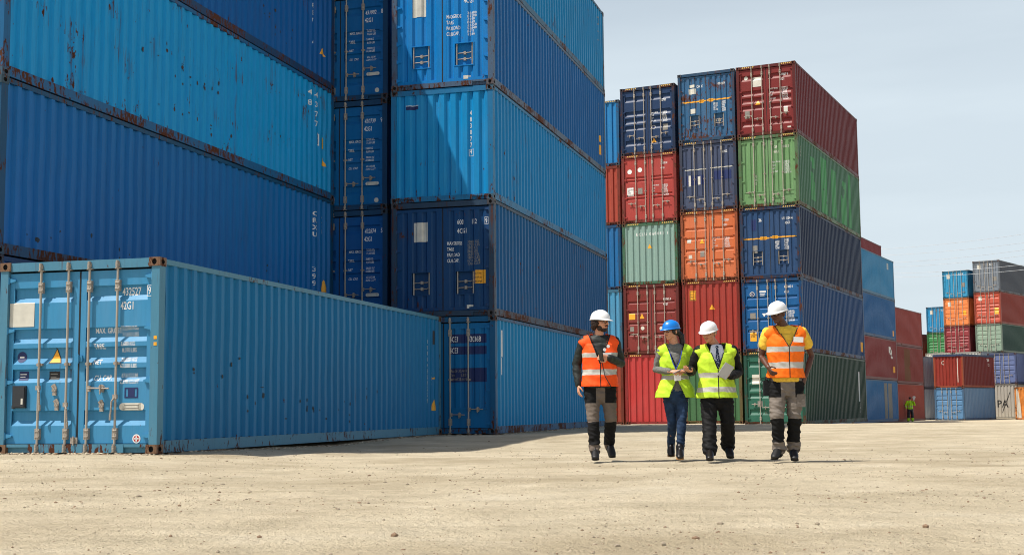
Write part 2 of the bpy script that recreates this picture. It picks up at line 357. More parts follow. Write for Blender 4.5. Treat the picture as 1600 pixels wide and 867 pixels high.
CG = None
def container(X, Y, z0, yaw, label, rgb, H=S, L=L40, front='A', frame=None, rust=.25, fade=.3, grime=.3, seed=None, near=0, levers='h', group=None, side_rgb=None, rods=True, post_rust=None, tarp=None, cast_rgb=None):
    """X, Y: near right bottom corner on the plan; yaw: how far the long side turns to the right. near: 2 close, 1 middle, 0 far"""
    global SEED
    SEED += 1; seed = SEED if seed is None else seed
    if group in ('containers of the mixed colour stack', 'distant containers at the right'):      # older, duller paint
        dull = lambda c: tuple(int(v * .85 + sum(c) / 3 * .10) for v in c)
        rgb = dull(rgb); side_rgb = side_rgb and dull(side_rgb)
    if frame is None and near < 2: frame = tuple(int(v * .72) for v in rgb)
    cx = X - W / 2 * math.cos(yaw) + L / 2 * math.sin(yaw); cy = Y + W / 2 * math.sin(yaw) + L / 2 * math.cos(yaw)
    t = thing('shipping_container', label, 'container', (cx, cy, z0), -yaw, group)
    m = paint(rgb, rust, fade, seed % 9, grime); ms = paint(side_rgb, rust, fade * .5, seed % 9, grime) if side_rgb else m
    fm = paint(frame or rgb, min(1, (rust if post_rust is None else post_rust) + .3), fade, seed % 9 + 10, grime)
    cm = paint(cast_rgb or tuple(int(c * .6 + d * .4) for c, d in zip(frame or rgb, (110, 74, 52))), 1.0, .3, seed % 5 + 20, .5)
    hw = W / 2; hl = L / 2; v = (near and seed) or 0
    for sx in (-1, 1):
        for sy in (-1, 1):
            for top in (0, 1):
                part('corner_casting', ('cast', sx, sy, top), lambda b: casting(b, sx, sy, top), [cm, DARK], t, (sx * hw, sy * hl, (H - .118) if top else 0))
            def post(b):
                x0, x1 = sorted((sx * (hw - .006), sx * (hw - .125))); y0, y1 = sorted((sy * (hl - .012), sy * (hl - .165)))
                b.box(x0, x1, y0, y1, .118, H - .118)
            part('corner_post', ('post', sx, sy, H, L), post, fm, t)
        def sw(b):
            sheet(b, side_prof(L), .15, H - .055, lambda q, d, z: (sx * (hw - .012 - d), q, z), 10 if near else 1, seed, (.017 if near == 2 else .010) if near else 0)
        part('side_wall', ('sw', sx, H, L, v, near), sw, ms, t)
        def tr(b): b.box(*sorted((sx * (hw - .004), sx * (hw - .07))), -hl + .178, hl - .178, H - .085, H - .015)
        part('top_rail', ('tr', sx, H, L), tr, fm, t)
        def br(b):
            b.box(*sorted((sx * (hw - .010), sx * (hw - .06))), -hl + .178, hl - .178, .022, .165)
            b.box(*sorted((sx * (hw - .002), sx * (hw - .05))), -hl + .178, hl - .178, .008, .022)
        part('bottom_rail', ('br', sx, L), br, fm, t)
    part('roof', ('roof', H, L), lambda b: b.box(-hw + .05, hw - .05, -hl + .1, hl - .1, H - .045, H - .02), m, t)
    part('floor', ('floor', L), lambda b: b.box(-hw + .05, hw - .05, -hl + .1, hl - .1, .03, .17), DARK, t)
    def hd(b):
        b.box(-hw + .162, hw - .162, -hl + .02, -hl + .13, H - .125, H - .006)
    def sl(b):
        b.box(-hw + .162, -hw + .50, -hl + .02, -hl + .13, .085, .125); b.box(hw - .50, hw - .162, -hl + .02, -hl + .13, .085, .125)
        b.box(-hw + .50, hw - .50, -hl + .015, -hl + .13, .012, .125); b.box(-hw + .162, hw - .162, -hl + .06, -hl + .14, .012, .085)
    part('end_header', ('hd', H, L), hd, fm, t); part('end_sill', ('sl', L), sl, fm, t)
    # far end: plain corrugated wall with its own rails
    part('end_wall', ('ew+', H, L), lambda b: sheet(b, END_PROF, .12, H - .1, lambda q, d, z: (q, hl - .03 - d, z)), m, t)
    part('end_header', ('hd+', H, L), lambda b: b.box(-hw + .162, hw - .162, hl - .13, hl - .01, H - .125, H - .006), fm, t)
    part('end_sill', ('sl+', L), lambda b: b.box(-hw + .162, hw - .162, hl - .13, hl - .01, .012, .13), fm, t)
    t['H'] = H; info = dict(t=t, H=H, L=L, front=front)
    if front == 'end':
        part('end_wall', ('ew-', H, L), lambda b: sheet(b, END_PROF, .12, H - .1, lambda q, d, z: (q, -hl + .03 + d, z)), m, t)
        del t['H']; return info
    part('door_gasket', ('gk', H), lambda b: (b.box(-1.125, 1.125, .105, .12, .12, H - .13), b.box(-.011, .011, -.004, .03, .14, H - .16)), GASKET, t, (0, -hl + DOORY, 0))
    for s in (1, -1):
        d = part('door', ('leaf', s, front, H), lambda b: leaf(b, s, front, H), m, t, (0, -hl + DOORY, 0)); info['door%d' % s] = d
        for k, hz in enumerate((.09, .37, .64, .905) if front != 'B' else (.09, .26, .42, .58, .75, .92)):
            part('hinge', ('hinge', s), lambda b: hinge(b, s), m, d, (s * 1.065, 0, hz * H))
        if front == 'B':
            for rx in (.335, .705):
                part('lock_rod', ('brod', H), lambda b: b.tube((0, 0, .50 * H / S + .0), (0, 0, 1.0 * H / S), .0165, 8), ROD, d, (s * rx, .03, 0))
            for rz in (.62, .76):
                part('door_handle', ('bh', s), lambda b: (b.path([(-.17, 0, 0), (.12, -.012, .0), (.16, -.012, .012)], .011, 6), b.box(-.02, .03, -.02, .05, -.035, .035)), RODB, d, (s * .52, .045, rz * H / S + .02))
            continue
        if not rods: continue
        for k, rx in enumerate((.16, .585)):
            part('lock_rod', ('rod', H), lambda b: (rod(b, H), rod_gear(b, H, s)), [ROD, RODB], d, (s * rx, -.035, 0))
            if levers == 'v' and not (s > 0 and k == 0):
                part('door_handle', ('lv', s), lambda b: lever_v(b, s), RODB, d, (s * rx, -.04, (.62 if k == 0 else .72) + (.13 if s < 0 and k else 0)))
            else:
                part('door_handle', ('lh', s), lambda b: lever_h(b, 1 if levers == 'v' else (s if k == 0 else -s)), RODB, d, (s * rx, -.04, (.86 if levers == 'v' else (.42 if front == 'C' else .62) + .12 * k) * (H / S)))
        if levers == 'v':
            for (cxx, cz) in (((.36, .64),) if s > 0 else ((.36, .86), (.32, .66))):
                part('handle_catch', ('catch',), lambda b: catch(b, s), RODB, d, (s * cxx, 0, cz))
    del t['H']
    return info
SEED = 0
def on_front(info, mk, mats, name='marking', layer=.003, parent=None):
    """lay marks over the end that faces the camera; u runs left to right from the container's middle"""
    H, L = info['H'], info['L']; hl = L / 2; st = info['front']
    if st == 'end': return drape(name, mk, END_PROF, 0, lambda u, v, d: (u, -hl + .03 + d, v), mats, parent or info['t'], layer)
    us = [p[0] for p in mk.v]; s = 1 if sum(us) / len(us) > 0 else -1; d_ = info['door%d' % s]
    if st in GROOVES and min(abs(u) for u in us) > .99: return drape(name, mk, [(0, 0), (H, 0)], 1, lambda u, v, d: (u, d, v), mats, d_, layer)     # on the flat leaf frame
    if st in GROOVES: return drape(name, mk, door_prof(st, H), 1, lambda u, v, d: (u, d + .002, v), mats, d_, layer)
    a, c = .097, 1.015
    pr = [(s * (a + (t - .07) / .96 * (c - a)), q) for t, q in LEAF_PROF]; pr.sort(); 
    return drape(name, mk, pr, 0, lambda u, v, d: (u, d + .002, v), mats, d_, layer)
def on_side(info, mk, mats, name='marking', layer=.004):
    """marks on the right-hand long side; u runs from the near end (0) to the far end (L)"""
    L = info['L']; pr = side_prof(L)
    return drape(name, mk, [(t + L / 2, d) for t, d in pr], 0, lambda u, v, d: (W / 2 - .012 - d, u - L / 2, v), mats, info['t'], layer)
# ---------------------------------------------------------------- ground
def ss(a, b, x):
    t = max(0, min(1, (x - a) / (b - a))); return t * t * (3 - 2 * t)
GP = [(-60, -.1), (0, -.10), (21, -.108), (27, -.012), (41, -.012), (51, -.15), (60, -.27), (75, -.47), (86, -.56), (103, -.67), (118, -.56), (140, -.6), (3000, -.6)]
def ground_z(x, y):
    for (a, za), (b, zb) in zip(GP[:-1], GP[1:]):
        if y <= b: z = za + (zb - za) * ss(a, b, y); break
    bump = ss(-2.2, -4.6, x) * ss(9, 16, y) * (1 - ss(24, 28, y)) + 0
    return z + bump * (-.008 - z)
def relief(x, y):
    v = Vector((x, y, 0))
    return .024 * noise.noise(v * .45) + .008 * max(0, 1 - abs(y - 12.4 - .25 * x - .5 * math.sin(x * .4)) / .35) * noise.noise(v * .9) + .011 * noise.noise(v * 1.7 + Vector((3, 1, 2))) + .006 * noise.noise(v * 5.1) + .0035 * noise.noise(v * 13)
def ground_material():
    g = NB('dusty_hardpan'); o = g.obj
    big = g.noise(g.mapping((.12, .3, 1)), 1, 4); mid = g.noise(g.mapping((1.1, 1.3, 1)), 1, 6, .65); fine = g.noise(o, 9, 6, .7); grit = g.noise(o, 70, 3, .7)
    c = g.mix(g.ramp(big, .3, .7), srgb(216, 202, 174), srgb(198, 184, 156))
    c = g.mix(g.ramp(mid, .48, .70, 0, .55), c, srgb(164, 151, 126))
    c = g.mix(g.ramp(mid, .45, .30, 0, .5), c, srgb(230, 219, 194))
    c = g.mix(g.ramp(fine, .56, .72, 0, .5), c, srgb(152, 137, 113))
    c = g.mix(g.ramp(grit, .60, .72, 0, .6), c, srgb(112, 98, 80))
    c = g.mix(g.ramp(grit, .36, .26, 0, .5), c, srgb(232, 224, 204))
    pat = g.noise(g.mapping((.45, .55, 1), (7, 3, 0)), 1, 5, .65)
    c = g.mix(g.ramp(pat, .50, .66, 0, .55), c, srgb(168, 152, 124)); c = g.mix(g.ramp(pat, .44, .30, 0, .45), c, srgb(226, 216, 194))
    trk = g.noise(g.mapping((.10, 3.2, 1), (1, 9, 0)), 1, 3, .5); c = g.mix(g.ramp(trk, .60, .72, 0, .28), c, srgb(160, 145, 120))
    g.lk(c, g.b.inputs['Base Color']); g.b.inputs['Roughness'].default_value = .95; g.b.inputs['Specular IOR Level'].default_value = .12
    h = g.math('ADD', g.math('MULTIPLY', fine, .7), g.math('MULTIPLY', grit, .45)); h = g.math('ADD', h, g.math('MULTIPLY', mid, .8)); h = g.math('ADD', h, g.math('MULTIPLY', g.noise(o, 4.5, 6, .72), .9)); h = g.math('ADD', h, g.math('MULTIPLY', g.noise(o, 26, 4, .7), .55))
    g.bump(h, .055, 1); return g.m
GM = ground_material()
def build_ground():
    ys = []; y = 2.2
    while y < 60: ys.append(y); y += .035 * (y / 5) ** 1.35
    ys = [-40, -10, 0, 1.2] + ys + [62 + 4 * i for i in range(24)] + [190, 300, 600, 1500, 2800]
    xs = sorted(set([round(s * v, 4) for s in (-1, 1) for v in [i * .075 for i in range(70)] + [5.25 + .14 * i for i in range(55)] + [13 + i * 1.2 for i in range(40)] + [62, 70, 90, 130, 220, 500, 1200, 2800]]))
    vs = [(x, y, ground_z(x, y) + (relief(x, y) if 1 < y < 62 and abs(x) < 20 else 0)) for y in ys for x in xs]
    n = len(xs); fs = [(j * n + i, j * n + i + 1, (j + 1) * n + i + 1, (j + 1) * n + i) for j in range(len(ys) - 1) for i in range(n - 1)]
    m = bpy.data.meshes.new('ground'); m.from_pydata(vs, [], fs); m.polygons.foreach_set('use_smooth', [True] * len(fs))
    tag(link('ground', m, GM), kind='structure')
build_ground()
def pebbles():
    rnd = random.Random(3); ico = bmesh.new(); bmesh.ops.create_icosphere(ico, subdivisions=1, radius=1)
    base = [v.co.copy() for v in ico.verts]; tri = [tuple(v.index for v in f.verts) for f in ico.faces]; ico.free()
    vs = []; fs = []; mi = []
    def put(x, y, r):
        sx, sy, sz = [r * rnd.uniform(.7, 1.4) for _ in range(3)]; sz *= .6; a = rnd.uniform(0, 6.3); ca, sa = math.cos(a), math.sin(a); k = rnd.uniform(0, 50)
        z = ground_z(x, y) + relief(x, y) + sz * .25; o = len(vs); q = rnd.choice((0, 0, 1, 2))
        for p in base:
            j = 1 + .28 * noise.noise(p * 1.7 + Vector((k, 0, 0))); px, py, pz = p.x * sx * j, p.y * sy * j, p.z * sz * j
            vs.append((x + px * ca - py * sa, y + px * sa + py * ca, z + pz))
        for t in tri: fs.append(tuple(o + i for i in t)); mi.append(q)
    for i in range(15000):
        y = 4.3 + 18 * rnd.random() ** 1.6; x = rnd.uniform(-.43, .43) * y * 1.1
        if noise.noise(Vector((x * .5, y * .7, 4))) < rnd.uniform(-.5, .35): continue
        put(x, y, rnd.choice((.0025, .003, .003, .004, .004, .005, .007)) * rnd.uniform(.8, 1.3) * (1.5 if y > 9 else 1))
    for i in range(70):
        y = 5 + 20 * rnd.random() ** 1.2; put(rnd.uniform(-.42, .42) * y, y, rnd.uniform(.011, .02))
    for (ax, ay), (bx_, by_), n_ in (((-7.02, 17.93), (-4.67, 17.30), 160), ((-4.67, 17.30), (-1.58, 29.09), 420), ((-2.73, 29.48), (-.39, 28.81), 60), ((-.39, 28.81), (2.97, 40.5), 200), ((4.6, 54.9), (11.4, 51.45), 160), ((11.4, 51.45), (16.7, 62.4), 160)):
        for _ in range(n_):
            t = rnd.random(); o_ = abs(rnd.gauss(0, .09)); dx, dy = bx_ - ax, by_ - ay; l_ = math.hypot(dx, dy)
            put(ax + dx * t + dy / l_ * o_, ay + dy * t - dx / l_ * o_, rnd.uniform(.008, .022) * (1 + ay / 60))
    put(-1.74, 5.75, .03); put(-.62, 6.9, .022); put(.9, 6.6, .018)
    m = bpy.data.meshes.new('gravel'); m.from_pydata(vs, [], fs); m.polygons.foreach_set('material_index', mi)
    tag(link('gravel', m, [plain('stone_grey', srgb(150, 138, 118), .9), plain('stone_pale', srgb(190, 176, 152), .9), plain('stone_brown', srgb(132, 108, 86), .9)]),
        'small grey and brown stones strewn over the dusty beige yard', 'gravel', kind='stuff')
pebbles()

# ---------------------------------------------------------------- containers: geometry of the rows
rd = R
G_L = 'blue containers piled at the left'; G_S = 'blue containers of the middle stack'; G_T = 'containers of the mixed colour stack'
G_U = 'side-on containers behind the mixed stack'; G_F = 'distant containers at the right'
T_ = {}
def col(X, Y, z0, yaw, rows, key, L=L40):
    z = z0; out = []
    for i, r in enumerate(rows):
        r = dict(r); r.setdefault('grime', .5); lab = r.pop('label'); rgb = r.pop('rgb'); h = r.get('H', S)
        dx, dy, dyaw = r.pop('shift', (0, 0, 0)); jit = random.Random(len(out) + hash(key) % 1 + i * 7 + len(key))
        c = container(X + dx + jit.uniform(-.012, .012), Y + dy + jit.uniform(-.015, .015), z + .001, yaw + rd(dyaw), lab, rgb, L=r.pop('L', L), **r)
        T_[(key, i)] = c; out.append(c); z += h + .004
    return out
def weights(info, lines, size=.075, u=(.31, .64), v=1.75, step=.255, kg=None, sx=.7):
    for i, (a, bb) in enumerate(lines):
        on_front(info, Mark().text(a, u[0], v - i * step, size, sx), WHITE)
        for k, q in enumerate(bb): on_front(info, Mark().text(q, u[1], v + .035 - i * step - k * size * .85, size * .8, sx), WHITE)
def number(info, a, chk, b, u=.63, v=2.0, size=.15, boxed=True, uc=1.02, sx=.62, gap=.19, cw=.46):
    on_front(info, Mark().text(a, u, v, size, sx), WHITE); on_front(info, Mark().text(b, u, v - gap, size, sx), WHITE)
    mk = Mark().text(chk, uc, v, size, sx)
    if boxed: mk.frame(uc - .014, v - .025, uc + size * cw, v + size * .82, .008)
    on_front(info, mk, WHITE)
FULL = [('MAX. GROSS', ('32,500 KG', '71,650 LBS')), ('TARE', ('3,680 KG', '8,070 LBS')), ('NET', ('28,820 KG', '63,580 LBS')), ('CU. CAP.', ('67.6 CU.M', '2,390 CU.FT'))]

# --- the lone pale blue container in front
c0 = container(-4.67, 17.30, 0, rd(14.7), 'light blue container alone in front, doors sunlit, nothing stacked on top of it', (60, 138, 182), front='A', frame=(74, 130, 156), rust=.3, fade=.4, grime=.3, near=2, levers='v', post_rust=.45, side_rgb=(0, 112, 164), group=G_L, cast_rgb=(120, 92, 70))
number(c0, '432527', '9', '42G1', u=.615, v=2.10, size=.15, uc=1.02, cw=.42)
weights(c0, FULL, size=.098, u=(.22, .625), v=1.60, step=.21)
PL = on_front(c0, Mark().rect(-1.085, 1.71, -.70, 2.04), CREAM, 'placard', .005)
tri = Mark().poly([(-.47, 1.205), (-.265, 1.205), (-.355, 1.42)], 0); tri.f.reverse(); on_front(c0, tri, BLACKD, 'warning_sign', .004)
on_front(c0, Mark().poly([(-.452, 1.217), (-.283, 1.217), (-.357, 1.395)]), YEL, 'warning_sign', .006)
on_front(c0, Mark().disc(-.90, 1.30, .075), NAVYD, 'round_emblem', .004)
on_front(c0, Mark().rect(-.935, 1.29, -.865, 1.31), WHITE, 'round_emblem', .006)
on_front(c0, Mark().rect(-.935, .985, -.79, 1.105), NAVYD, 'decal', .004); on_front(c0, Mark().rect(-.92, 1.06, -.82, 1.072).rect(-.92, 1.025, -.84, 1.037), WHITE, 'decal', .006)
on_front(c0, Mark().rect(-.47, .99, -.31, 1.10), BLACKD, 'decal', .004); on_front(c0, Mark().rect(-.45, 1.06, -.34, 1.072).rect(-.45, 1.02, -.36, 1.032), GREYD, 'decal', .006)
def binder(b): b.box(-.1, .1, -.035, .0, -.15, .15); b.box(-.085, .085, -.045, -.033, -.135, .135); b.box(-.12, -.08, -.02, 0, -.16, -.11)
part('document_holder', ('binder',), binder, plain('holder_plastic', srgb(40, 44, 50), .5, bump=.002), c0['door-1'], (-.885, 0, .76))
on_front(c0, Mark().rect(-.845, .66, -.815, .74), CREAM, 'placard', .049)
on_front(c0, Mark().frame(.70, .73, .90, .87, .02).rect(.75, .745, .85, .85), NAVYD, 'decal', .004)
lab = Mark().rect(.675, .565, .945, .665).disc(.675, .615, .05).disc(.945, .615, .05); on_front(c0, lab, CREAM, 'decal', .004)
on_front(c0, Mark().rect(.70, .63, .92, .642).rect(.70, .59, .92, .602), GREYD, 'decal', .006)
on_front(c0, Mark().disc(.89, .195, .06), WHITE, 'round_emblem', .004); on_front(c0, Mark().disc(.89, .195, .043), REDD, 'round_emblem', .006); on_front(c0, Mark().rect(.855, .188, .925, .205).rect(.88, .16, .90, .23), WHITE, 'round_emblem', .008)
def seal(b): b.box(-.055, .045, -.03, 0, -.04, .045); b.tube((-.0, -.045, -.06), (0, -.045, .06), .011, 6)
part('door_lock_plate', ('seal',), seal, c0['door1'].material_slots[0].material, c0['door1'], (.025, -.01, 1.26))
part('door_lock_plate', ('seal2',), seal, RODB, c0['door-1'], (-.02, -.01, .17))
for z_ in (0, -.085):
    tp = MB(); tp.box(.09, .135, -.0135, -.010, z_, z_ + .045)
    o = link('reflective_tape', tp.mesh('reflective_tape'), YEL, c0['t']); o.location = (W / 2 - .165, -L40 / 2 + .022, 1.50)
mk = Mark()
mk.stack('CXRU4325279', 11.2, 1.95, .12, 1.3); mk.stack('42G1', 11.5, 1.3, .12, 1.3); on_side(c0, mk, WHITE)
on_side(c0, Mark().poly([(11.62, .52), (11.83, .52), (11.70, .76)]), YEL, 'warning_sign'); on_side(c0, Mark().rect(11.66, 1.2, 11.74, 1.36), YEL, 'decal')
on_side(c0, Mark().rect(11.68, 1.95, 11.74, 2.25), BLACKD, 'decal')

def scuffs(info, mat, seed, spots):
    rnd = random.Random(seed)
    for u, v, n in spots:
        for _ in range(n):
            a = u + rnd.gauss(0, .35); b_ = v + rnd.gauss(0, .12); w_ = rnd.uniform(.015, .05); h_ = rnd.uniform(.008, .05)
            a = -L40 / 2 + .17 + .278 * .994 * round((a - .17) / .2763) + L40 / 2 + rnd.uniform(-.03, .03)     # ribs stand proud and take the knocks
            pts = [(a + w_ * math.cos(t) * rnd.uniform(.6, 1.2), b_ + h_ * math.sin(t) * rnd.uniform(.6, 1.2)) for t in [k * math.pi / 4 for k in range(8)]]
            on_side(info, Mark().poly(pts), mat, 'scrape', .0045)
SCR = plain('scraped_steel', srgb(34, 44, 52), .7, var=.4, bscale=30); SCRR = plain('scraped_rust', srgb(66, 44, 34), .8, var=.4, bscale=30)
scuffs(c0, SCR, 1, ((1.9, 1.15, 5), (3.0, .75, 6), (4.8, .6, 7), (6.4, .5, 6), (8.0, .9, 3)))
# --- tall pile at the left, side on
LX, LY, LA = -7.31, 18.48, 15.1
col(LX, LY, -.10, rd(LA), [
    dict(label='blue container at the bottom of the left pile, hidden behind the pale one', rgb=(20, 84, 140), H=HC, front='A', near=1, group=G_L),
    dict(label='deep blue container lying directly above and behind the pale front one', rgb=(0, 102, 166), frame=(10, 70, 104), near=2, rust=.30, fade=.06, front='A', levers='v', post_rust=.6, group=G_L),
    dict(label='bright blue rust-specked container in the left pile, orange decals at its far end', rgb=(0, 146, 206), frame=(24, 92, 138), near=2, rust=.62, fade=.05, front='A', levers='v', post_rust=.75, group=G_L, seed=14),
    dict(label='dark blue container at the upper left, its long side cut by the top edge', rgb=(0, 88, 156), frame=(28, 62, 98), near=2, rust=.5, fade=.05, front='A', post_rust=.7, group=G_L),
    dict(label='topmost blue container of the left pile, above the picture', rgb=(16, 80, 140), near=1, front='A', group=G_L)], 'L')
i1 = T_[('L', 1)]; on_side(i1, Mark().stack('CRXU4307399', 11.1, 2.1, .15, 1.3).stack('42G1', 11.5, 2.06, .15, 1.3), WHITE)
on_side(i1, Mark().frame(11.52, .92, 11.66, 1.18, .02).text('9', 11.55, .98, .14), WHITE); on_side(i1, Mark().poly([(11.6, .42), (11.85, .42), (11.68, .70)]).rect(11.55, 1.25, 11.66, 1.48), YEL, 'warning_sign')
i2 = T_[('L', 2)]; on_side(i2, Mark().stack('485', 10.8, 2.22, .17, 1.4, step=1.4).stack('4377', 11.12, 2.22, .17, 1.4, step=1.3).stack('30', 11.45, 2.02, .16, 1.4, step=1.4).frame(11.24, 1.15, 11.40, 1.42, .02).text('5', 11.28, 1.2, .15), WHITE)
on_side(i2, Mark().rect(11.5, 1.12, 11.66, 1.36).poly([(11.48, .72), (11.74, .72), (11.56, 1.0)]), YEL, 'warning_sign')
scuffs(i1, SCR, 4, ((1.5, .45, 4), (3.0, .4, 5), (9.0, .5, 6))); scuffs(i2, SCRR, 5, ((4.3, 1.5, 5), (5.3, 1.25, 9), (6.3, 1.3, 6), (5.0, .5, 7), (6.9, .45, 5), (9.2, .9, 4)))
scuffs(T_[('L', 3)], SCRR, 6, ((8.6, 1.0, 6), (9.4, .6, 6)))
i3 = T_[('L', 3)]; on_side(i3, Mark().stack('47850294', 10.9, 2.0, .15, 1.4, step=1.15).stack('ITU', 11.3, 2.3, .12, 1.3).frame(11.42, 1.2, 11.56, 1.5, .02), WHITE); on_side(i3, Mark().poly([(11.4, .7), (11.7, .7), (11.5, 1.02)]), YEL, 'warning_sign')

# --- middle stack: recessed column with ribbed doors, then the wide corner column
SX, SY, SA = -.39, 28.81, 16.0
s0 = dict(front='A', near=1, rust=.25, fade=.14, frame=(24, 66, 100), levers='h', group=G_S)
col(-2.86, 29.96, -.03, rd(SA), [
    dict(label='blue container at the foot of the recessed column, behind the pale one', rgb=(20, 84, 140), **s0),
    dict(label='recessed deep blue container numbered 432874 5, doors in shade', rgb=(4, 84, 150), **s0),
    dict(label='recessed blue container numbered 430739 9, ribbed doors in shade', rgb=(4, 100, 160), **s0),
    dict(label='recessed blue container numbered 431992 8, near the top edge', rgb=(4, 98, 160), **s0),
    dict(label='topmost container of the recessed blue column, above the picture', rgb=(20, 84, 140), **s0)], 'S0')
for i, (a, ch) in enumerate((('', ''), ('432874', '5'), ('430739', '9'), ('431992', '8'), ('', ''))):
    if a:
        n_ = T_[('S0', i)]; number(n_, a, ch, '42G1', u=.62, v=2.05, size=.15, boxed=False, uc=1.03); weights(n_, FULL, size=.085, u=(.22, .66), v=1.60, step=.21)
        on_front(n_, Mark().rect(.70, .575, .95, .655).disc(.70, .615, .04).disc(.95, .615, .04), CREAM, 'decal', .005); on_front(n_, Mark().disc(.93, .22, .055), CREAM, 'round_emblem', .005)
col(SX, SY, 0, rd(SA), [
    dict(label='blue container at ground level of the corner column, plain vertical-ribbed doors', rgb=(6, 108, 164), side_rgb=(0, 134, 188), front='C', near=1, rust=.35, fade=.2, frame=(20, 88, 130), post_rust=.6, group=G_S),
    dict(label='navy container with cream placard and orange caution label, second up in the corner column', rgb=(18, 66, 112), side_rgb=(2, 88, 142), front='B', near=1, rust=.5, fade=.22, frame=(44, 66, 88), post_rust=.8, group=G_S),
    dict(label='blue container end with number 4830774 crossed by a diagonal shadow', rgb=(10, 138, 196), side_rgb=(0, 128, 188), front='end', near=1, rust=.45, fade=.22, frame=(30, 112, 158), post_rust=.5, group=G_S),
    dict(label='bright blue container with MAXGROSS lettering and two sunk lock boxes, half shaded', rgb=(4, 124, 194), side_rgb=(2, 94, 158), front='B', near=1, rust=.3, fade=.2, frame=(74, 96, 120), post_rust=.6, group=G_S),
    dict(label='topmost blue container of the corner column, its side end against the sky', rgb=(20, 110, 170), side_rgb=(0, 128, 184), front='end', near=1, rust=.5, fade=.25, frame=(40, 90, 120), group=G_S)], 'S1')
a = T_[('S1', 0)]
on_front(a, Mark().rect(.12, 2.0, 1.0, 2.2).rect(.12, 1.75, 1.0, 1.93).rect(.12, 1.14, 1.0, 1.45), NAVYD, 'decal', .003)
on_front(a, Mark().text('4CE1', .13, 2.03, .17, .6).text('430368', .56, 2.03, .17, .6).text('4CE1', .13, 1.78, .17, .6), WHITE, layer=.006)
on_front(a, Mark().text('Max.Gr 30,480 kg', .14, 1.36, .085).text('Tare        3,820 kg', .14, 1.27, .085).text('Payload 26,660 kg', .14, 1.18, .085), GREYD, layer=.006)
on_side(a, Mark().rect(.60, 1.70, .66, 2.3), WHITE, 'reflective_tape')
on_side(a, Mark().rect(.62, 1.3, .65, 1.68), WHITE, 'reflective_tape')
a = T_[('S1', 1)]
on_front(a, Mark().rect(-.70, 1.70, -.36, 2.14), CREAM, 'placard', .005)
on_front(a, Mark().text('600', .34, 2.06, .155, .62).text('112', .66, 2.06, .155, .62).text('9', 1.0, 2.06, .155, .62).frame(.985, 2.03, 1.07, 2.2, .008).text('4CG1', .34, 1.86, .155, .62), WHITE)
on_front(a, Mark().text('MAXGROSS', .10, 1.60, .11, .6).text('TARE', .10, 1.47, .11, .6).text('PAYLOAD', .10, 1.34, .11, .6).text('CUB.CAP.', .10, 1.21, .11, .6), WHITE)
on_front(a, Mark().text('30480 KG\n67200 LBS\n3930 KG\n8660 LBS\n26550 KG\n58540 LBS\n67.0 CU.M\n2366 CU.F', .58, 1.63, .085, .7, spacing=1.1), GREYD)
on_front(a, Mark().rect(.70, .72, 1.0, 1.02), YEL, 'warning_sign', .004); on_front(a, Mark().text('CAUTION', .715, .93, .055, .7).text('2.9m HIGH', .715, .84, .055, .7).text('CONTAINER', .715, .75, .055, .62), BLACKD, 'warning_sign', .007)
on_front(a, Mark().rect(.56, .17, .70, .25), CREAM, 'decal', .005)
a = T_[('S1', 2)]
on_front(a, Mark().stack('4830774', .66, 1.93, .15, .6, step=.98).frame(.635, .99, .755, 1.15, .008), WHITE)
on_front(a, Mark().rect(-.86, 2.14, -.56, 2.22), NAVYD, 'decal', .004); on_front(a, Mark().rect(-.86, 2.225, -.56, 2.24), WHITE, 'decal', .004)
a = T_[('S1', 3)]
on_front(a, Mark().rect(-.72, 1.70, -.40, 2.15), CREAM, 'placard', .005)
on_front(a, Mark().text('4CG1', .52, 1.93, .16, .62).text('600308', .50, 2.12, .16, .62), WHITE)
on_front(a, Mark().text('MAXGROS', .10, 1.60, .12, .6).text('TARE', .10, 1.465, .12, .6).text('PAYLOAD', .10, 1.33, .12, .6).text('CUB.CAP.', .10, 1.195, .12, .6), WHITE)
on_front(a, Mark().text('30480\n67200\n3930\n8660\n26550\n58540\n67.0\n2366', .60, 1.66, .085, .9, spacing=1.2), WHITE)
on_front(a, Mark().rect(.50, .17, .66, .25), CREAM, 'decal', .005)
a = T_[('S1', 4)]; on_side(a, Mark().frame(11.3, 2.0, 11.5, 2.25, .03).frame(11.3, 1.5, 11.5, 1.8, .02), GREYD)
on_side(T_[('S1', 3)], Mark().stack('48220', 11.2, 2.0, .1), GREYD); on_side(T_[('S1', 3)], Mark().rect(11.35, .9, 11.6, 1.1), YEL, 'decal'); on_side(T_[('S1', 3)], Mark().rect(11.35, .5, 11.6, .8), YEL, 'decal')

# --- the mixed colour stack
TA = rd(26.0)
BR = dict(near=1, post_rust=.9, group=G_T)
col(4.71, 56.23, -.17, TA, [
    dict(label='rust-red container end at the foot of the stack, mostly behind the bearded worker', rgb=(150, 58, 36), H=HC, front='end', rust=.5, **BR),
    dict(label='pale blue container end right of the bearded worker, in the narrow recessed column', rgb=(66, 150, 196), H=HC, front='end', rust=.3, **BR),
    dict(label='mid blue container end in the narrow recessed column, beside the teal container', rgb=(16, 104, 170), H=HC - .1, front='end', rust=.3, **BR),
    dict(label='orange-red container end in the narrow recessed column, below the blue one', rgb=(176, 66, 46), H=S, front='end', rust=.4, **BR),
    dict(label='azure container end topping the narrow recessed column against the sky', rgb=(24, 128, 196), H=HC, front='end', rust=.3, **BR)], 'T0')
for r_ in (1, 2, 3, 4):
    on_front(T_[('T0', r_)], Mark().stack('CXU4816053' if r_ % 2 else 'TRLU521974', .27, T_[('T0', r_)]['H'] - .42, .15, .8, step=1.12), WHITE)
